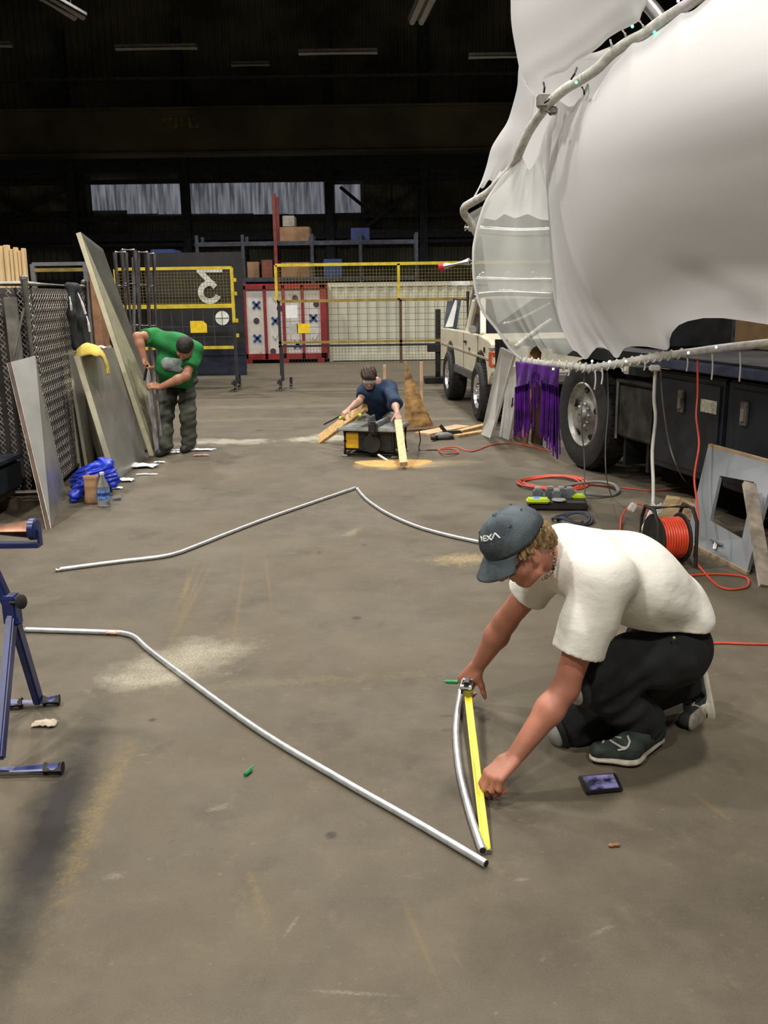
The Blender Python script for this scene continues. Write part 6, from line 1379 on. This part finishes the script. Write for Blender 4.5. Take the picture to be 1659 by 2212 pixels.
# tape measure
tc0 = (wrR + dR.normalized() * .10) + V3(.03, -.005, -.035)
tc0 = P(1009, 1484, 3.24)
tape = thing('tape_measure', (tc0.x, tc0.y, 0), 'yellow-bladed tape measure stretched along the floor between both hands', 'tape measure')
Rt = Matrix.Rotation(math.radians(-12), 3, 'Z')
q = MB(); q.box(tc0, (.042, .075, .062), Rt); tcase = q.build('case', M_blk, tape, bevel=.012, smooth=True)
q = MB(); q.box(tc0 + V3(-.001, 0, .012), (.045, .078, .014), Rt); q.build('chrome_band', M_chr, tcase, bevel=.003)
q = MB(); q.box(tc0 + V3(0, -.03, -.012), (.036, .03, .03), Rt); q.build('case_front', mat('olive_case_plastic', (.25, .23, .05), .5), tcase, bevel=.004)
def blade_mat():
    m, nt, b = _nt('yellow_tape_blade'); N = nt.nodes; L = nt.links; tc = N.new('ShaderNodeTexCoord'); sp_ = N.new('ShaderNodeSeparateXYZ'); L.new(tc.outputs['Object'], sp_.inputs[0])
    mm = N.new('ShaderNodeMath'); mm.operation = 'MULTIPLY'; mm.inputs[1].default_value = 78.0; L.new(sp_.outputs['Y'], mm.inputs[0]); fr_ = N.new('ShaderNodeMath'); fr_.operation = 'FRACT'; L.new(mm.outputs[0], fr_.inputs[0])
    lt = N.new('ShaderNodeMath'); lt.operation = 'LESS_THAN'; lt.inputs[1].default_value = .10; L.new(fr_.outputs[0], lt.inputs[0])
    mx = N.new('ShaderNodeMix'); mx.data_type = 'RGBA'; mx.inputs[6].default_value = (.80, .72, .04, 1); mx.inputs[7].default_value = (.45, .38, .03, 1); L.new(lt.outputs[0], mx.inputs[0]); L.new(mx.outputs[2], b.inputs['Base Color']); b.inputs['Roughness'].default_value = .35; return m
a, b_ = tc0 + V3(.0, -.045, -.024), G(1050, 1836, .006); q = MB(); rows = []
for i in range(25):
    f = i / 24; p = a.lerp(b_, f); p.z += -.012 * math.sin(f * math.pi) * (1 - f); p.z = max(p.z, .006); sdv = (b_ - a).cross(V3(0, 0, 1)).normalized()
    rows.append([p + sdv * (k - 2) * .0068 + V3(0, 0, .0022 * abs(k - 2) ** 1.3) for k in range(5)])
q.grid(rows); q.build('blade', blade_mat(), tape, smooth='all', solid=.0008)
q = MB(); q.box(b_ + V3(.002, -.006, -.001), (.024, .012, .004), Matrix.Rotation(.25, 3, 'Z')); q.box(b_ + V3(.003, -.012, .002), (.024, .002, .014)); q.build('end_hook', mat('steel_hook', (.25, .23, .2), .4, .7), tape)
mk = P(972, 1473, 3.24); q = MB(); q.lathe([(.004, 0), (.008, .004), (.008, .045), (.004, .05), (.002, .058)], P(990, 1474, 3.24), mk - P(990, 1474, 3.24), 10); solo(q, 'green_marker', M_green, 'green marker held sideways between the fingers around the tape case', 'marker', smooth=True)

# ---- standing man bent over, green t-shirt
g2 = thing('person', G(388, 968), 'standing person in green t-shirt and cargo trousers bending over the foil strip', 'person')
ftA, ftB = G(357, 972, .05), G(409, 964, .05); knA, knB = P(357, 902, 9.55), P(406, 897, 9.55); hpA, hpB = P(370, 822, 9.85), P(402, 818, 9.85)
sA, sB = P(328, 727, 9.42), P(420, 757, 9.42); eA, wA = P(297, 727, 9.25), P(312, 776, 9.22); eB, wB = P(403, 812, 9.20), P(346, 836, 9.20)
neck = (sA + sB) / 2 + V3(.03, .0, .04); hc2 = P(399, 752, 9.20); pr = []
q2, f2, c2, s2, R2 = head_prims(pr, hc2, (-.25, -.50, -.80), (.15, -.80, .55), 1.0)
pel2 = (hpA + hpB) / 2 + V3(0, 0, .05)
pr += [('c', hc2 - c2 * .07 - f2 * .03, neck + V3(0, 0, -.06), .052, .045), ('c', neck + V3(0, .06, -.12), pel2, .06, .08), ('c', sA, sB, .06, .06), ('c', pel2, hpA, .06, .06), ('c', pel2, hpB, .06, .06), ('c', hpA, knA, .06, .05), ('c', hpB, knB, .06, .05), ('c', knA, ftA, .045, .04), ('c', knB, ftB, .045, .04)]
arm(pr, sA, eA, wA); arm(pr, sB, eB, wB)
hand(pr, wA, P(322, 800, 9.18) - wA, (.5, -.3, -.2), 1, (35, 45, 30), .95); hand(pr, wB, P(322, 832, 9.18) - wB, (-.1, .6, -.6), -1, (35, 45, 30), .95)
sdf_obj('body', pr, M_skin2, g2, .008, .025)
M_grn = mat('kelly_green_cotton', (.010, .20, .045), .85, 0, .15, 8, bump=.4, bscale=10)
sh2 = sdf_obj('t_shirt', [('c', neck + V3(0, .05, -.08), pel2 + V3(0, -.05, .02), .175, .175, ((0, .5, .86), .8), .06), ('c', sA + V3(.04, 0, -.02), sB + V3(-.03, 0, -.02), .10, .10, None, .06), ('c', sA, sA.lerp(eA, .62), .088, .085, None, .05), ('c', sB, sB.lerp(eB, .8), .09, .088, None, .05), ('c', P(362, 790, 9.45), P(398, 800, 9.45), .13, .13, None, .08), ('c', P(362, 815, 9.55), P(398, 820, 9.55), .10, .10, None, .08)], M_grn, g2, .010, .06, lambda p: .006 * np.sin(38 * p[:, 2] + 20 * p[:, 0]), cuts=[(sA.lerp(eA, .5), eA - sA, .13), (sB.lerp(eB, .7), eB - sB, .13)])
V_, F_ = sdf_mesh([('c', P(362, 786, 9.30), P(390, 790, 9.30), .07, .075, ((0, 1, .2), .35))], .01, .02)
q = MB(); q.add([Vector(v) for v in V_], [tuple(f) for f in F_.tolist()]); q.build('shirt_print', mat('faded_grey_print', (.27, .33, .32), .8, 0, .3, 12), sh2, smooth='all')
M_car = mat('olive_cargo_cloth', (.055, .058, .045), .9, 0, .2, 9, bump=.5, bscale=9)
sdf_obj('trousers', [('c', hpA, hpB, .125, .125, None, .06), ('c', hpA, knA, .10, .086, None, .02), ('c', hpB, knB, .10, .086, None, .02), ('c', knA, ftA + V3(0, 0, .05), .086, .082, None, .02), ('c', knB, ftB + V3(0, 0, .05), .086, .082, None, .02)], M_car, g2, .010, .05, lambda p: .007 * np.sin(46 * p[:, 2] + 14 * p[:, 0]) + .004 * np.sin(90 * p[:, 2] - 30 * p[:, 0]), cuts=[(ftA + V3(0, 0, -.005), (0, 0, -1), .14), (ftB + V3(0, 0, -.005), (0, 0, -1), .14)])
for f_ in (ftA, ftB):
    q = MB(); f0 = Vector((f_.x, f_.y, 0)); V_, F_ = sdf_mesh([('c', f0 + V3(0, .05, .05), f0 + V3(-.03, -.14, .04), .048, .042)], .008, .02); q.add([Vector(v) for v in V_], [tuple(f) for f in F_.tolist()]); q.build('boot', mat('black_boot', (.02, .02, .02), .6), g2, smooth='all')
sdf_obj('hair', [('e', q2(-.012, 0, .045), (.098, .084, .083), [list(x) for x in R2], .02), ('e', q2(-.05, 0, .0), (.065, .08, .07), [list(x) for x in R2], .02)], mat('black_hair', (.012, .010, .010), .6, 0, .3, 40, bump=.5, bscale=70), g2, .007, .02)
q = MB(); q.tube([q2(-.02, .083 * math.cos(g), .01 + .1 * math.sin(g)) for g in [math.pi * k / 14 for k in range(15)]], .006, 6); q.build('head_strap', mat('grey_head_strap', (.15, .14, .13), .6), g2, smooth=True)
# knife handle in hand
q = MB(); q.bar(P(318, 788, 9.16), P(312, 822, 9.20), .025, .02); solo(q, 'utility_knife', M_blk, 'dark utility knife in the raised hand of the green-shirted person', 'knife', bevel=.004)

# ---- kneeling man at the table saw, blue shirt
g3 = thing('person', G(815, 955), 'kneeling person in blue shirt and clear goggles behind the table saw', 'person')
sA, sB = P(789, 842, 9.80), P(841, 836, 9.80); eA, wA = P(776, 868, 9.67), P(754, 884, 9.54); eB, wB = P(853, 872, 9.42), P(858, 893, 9.12)
neck = (sA + sB) / 2 + V3(-.02, -.02, .05); hc3 = P(797, 815, 9.64); pel3 = P(822, 904, 10.10); pel3.z = max(pel3.z, .26); pr = []
q3, f3, c3_, s3, R3 = head_prims(pr, hc3, (.05, -.80, -.55), (.0, -.5, .85), .93)
knA, knB = P(786, 915, 9.84), P(848, 908, 9.80); knA.z = max(knA.z, .12); knB.z = max(knB.z, .16); fA, fB = pel3 + V3(-.12, .35, -.20), pel3 + V3(.12, .35, -.20); fA.z = fB.z = .07
pr += [('c', hc3 - c3_ * .07 - f3 * .02, neck, .05, .055), ('c', neck, pel3, .08, .08), ('c', sA, sB, .05, .05), ('c', pel3, knA, .06, .05), ('c', pel3, knB, .06, .05), ('c', knA, fA, .045, .04), ('c', knB, fB, .045, .04)]
arm(pr, sA, eA, wA, .85); arm(pr, sB, eB, wB, .85)
hand(pr, wA, P(744, 892, 9.50) - wA, (.2, .3, -.9), 1, (35, 45, 30), .9); hand(pr, wB, P(864, 912, 9.02) - wB, (-.2, .75, -.3), -1, (30, 45, 30), .9)
sdf_obj('body', pr, M_skin3, g3, .008, .022)
M_blu = mat('navy_blue_shirt', (.010, .032, .090), .85, 0, .25, 8, bump=.4, bscale=11)
sdf_obj('shirt', [('c', neck + V3(0, .02, -.10), pel3 + V3(0, -.04, .02), .155, .150, ((0, .9, .3), .8), .05), ('c', sA + V3(.02, 0, -.02), sB + V3(-.02, 0, -.02), .085, .085, None, .05), ('c', sA, sA.lerp(eA, .72), .075, .07, None, .04), ('c', sB, eB, .078, .075, None, .04), ('c', eB, eB.lerp(wB, .3), .072, .062, None, .04)], M_blu, g3, .009, .05, lambda p: .006 * np.sin(50 * p[:, 2] + 26 * p[:, 0]), cuts=[(sA.lerp(eA, .62), eA - sA, .11), (eB.lerp(wB, .18), wB - eB, .10)])
q = MB(); q.prism([q3(.02, .06, -.10), q3(.07, .03, -.13), q3(.02, .0, -.19), q3(-.02, .05, -.16)], (0, -.01, 0)); q.build('collar', M_blu, g3, solid=.004)
sdf_obj('trousers', [('c', pel3 + V3(-.06, 0, 0), pel3 + V3(.06, 0, 0), .125, .125, None, .05), ('c', pel3 + V3(-.06, 0, 0), knA, .095, .08, None, .04), ('c', pel3 + V3(.06, 0, 0), knB, .095, .08, None, .04), ('c', knA, fA, .075, .06, None, .03), ('c', knB, fB, .075, .06, None, .03)], mat('pale_grey_trousers', (.36, .35, .33), .85, 0, .12, 8, bump=.4, bscale=10), g3, .010, .04)
for f_ in (fA, fB):
    V_, F_ = sdf_mesh([('c', f_ + V3(0, .0, 0), f_ + V3(0, .16, -.015), .045, .042)], .008, .02); q = MB(); q.add([Vector(v) for v in V_], [tuple(f) for f in F_.tolist()]); q.build('boot', MATS['black_boot'], g3, smooth='all')
sdf_obj('hair', [('e', q3(-.015, 0, .05), (.102, .088, .082), [list(x) for x in R3], .02), ('e', q3(-.05, 0, .0), (.065, .082, .07), [list(x) for x in R3], .02), ('e', q3(.06, .02, .075), (.045, .06, .03), [list(x) for x in R3], .02), ('e', q3(.075, -.035, .062), (.03, .035, .025), [list(x) for x in R3], .02)], mat('brown_hair', (.060, .032, .020), .65, 0, .3, 40, bump=.5, bscale=60), g3, .006, .02, lambda p: .004 * np.sin(190 * p[:, 0] + 70 * p[:, 2]))
q = MB(); q.ell(q3(.085, 0, .005), (.028, .070, .028), R3, 18, 10); gg = q.build('goggles', mat('clear_goggle_plastic', (.55, .58, .6), .08, 0, .05, alpha=.55), g3, smooth=True)
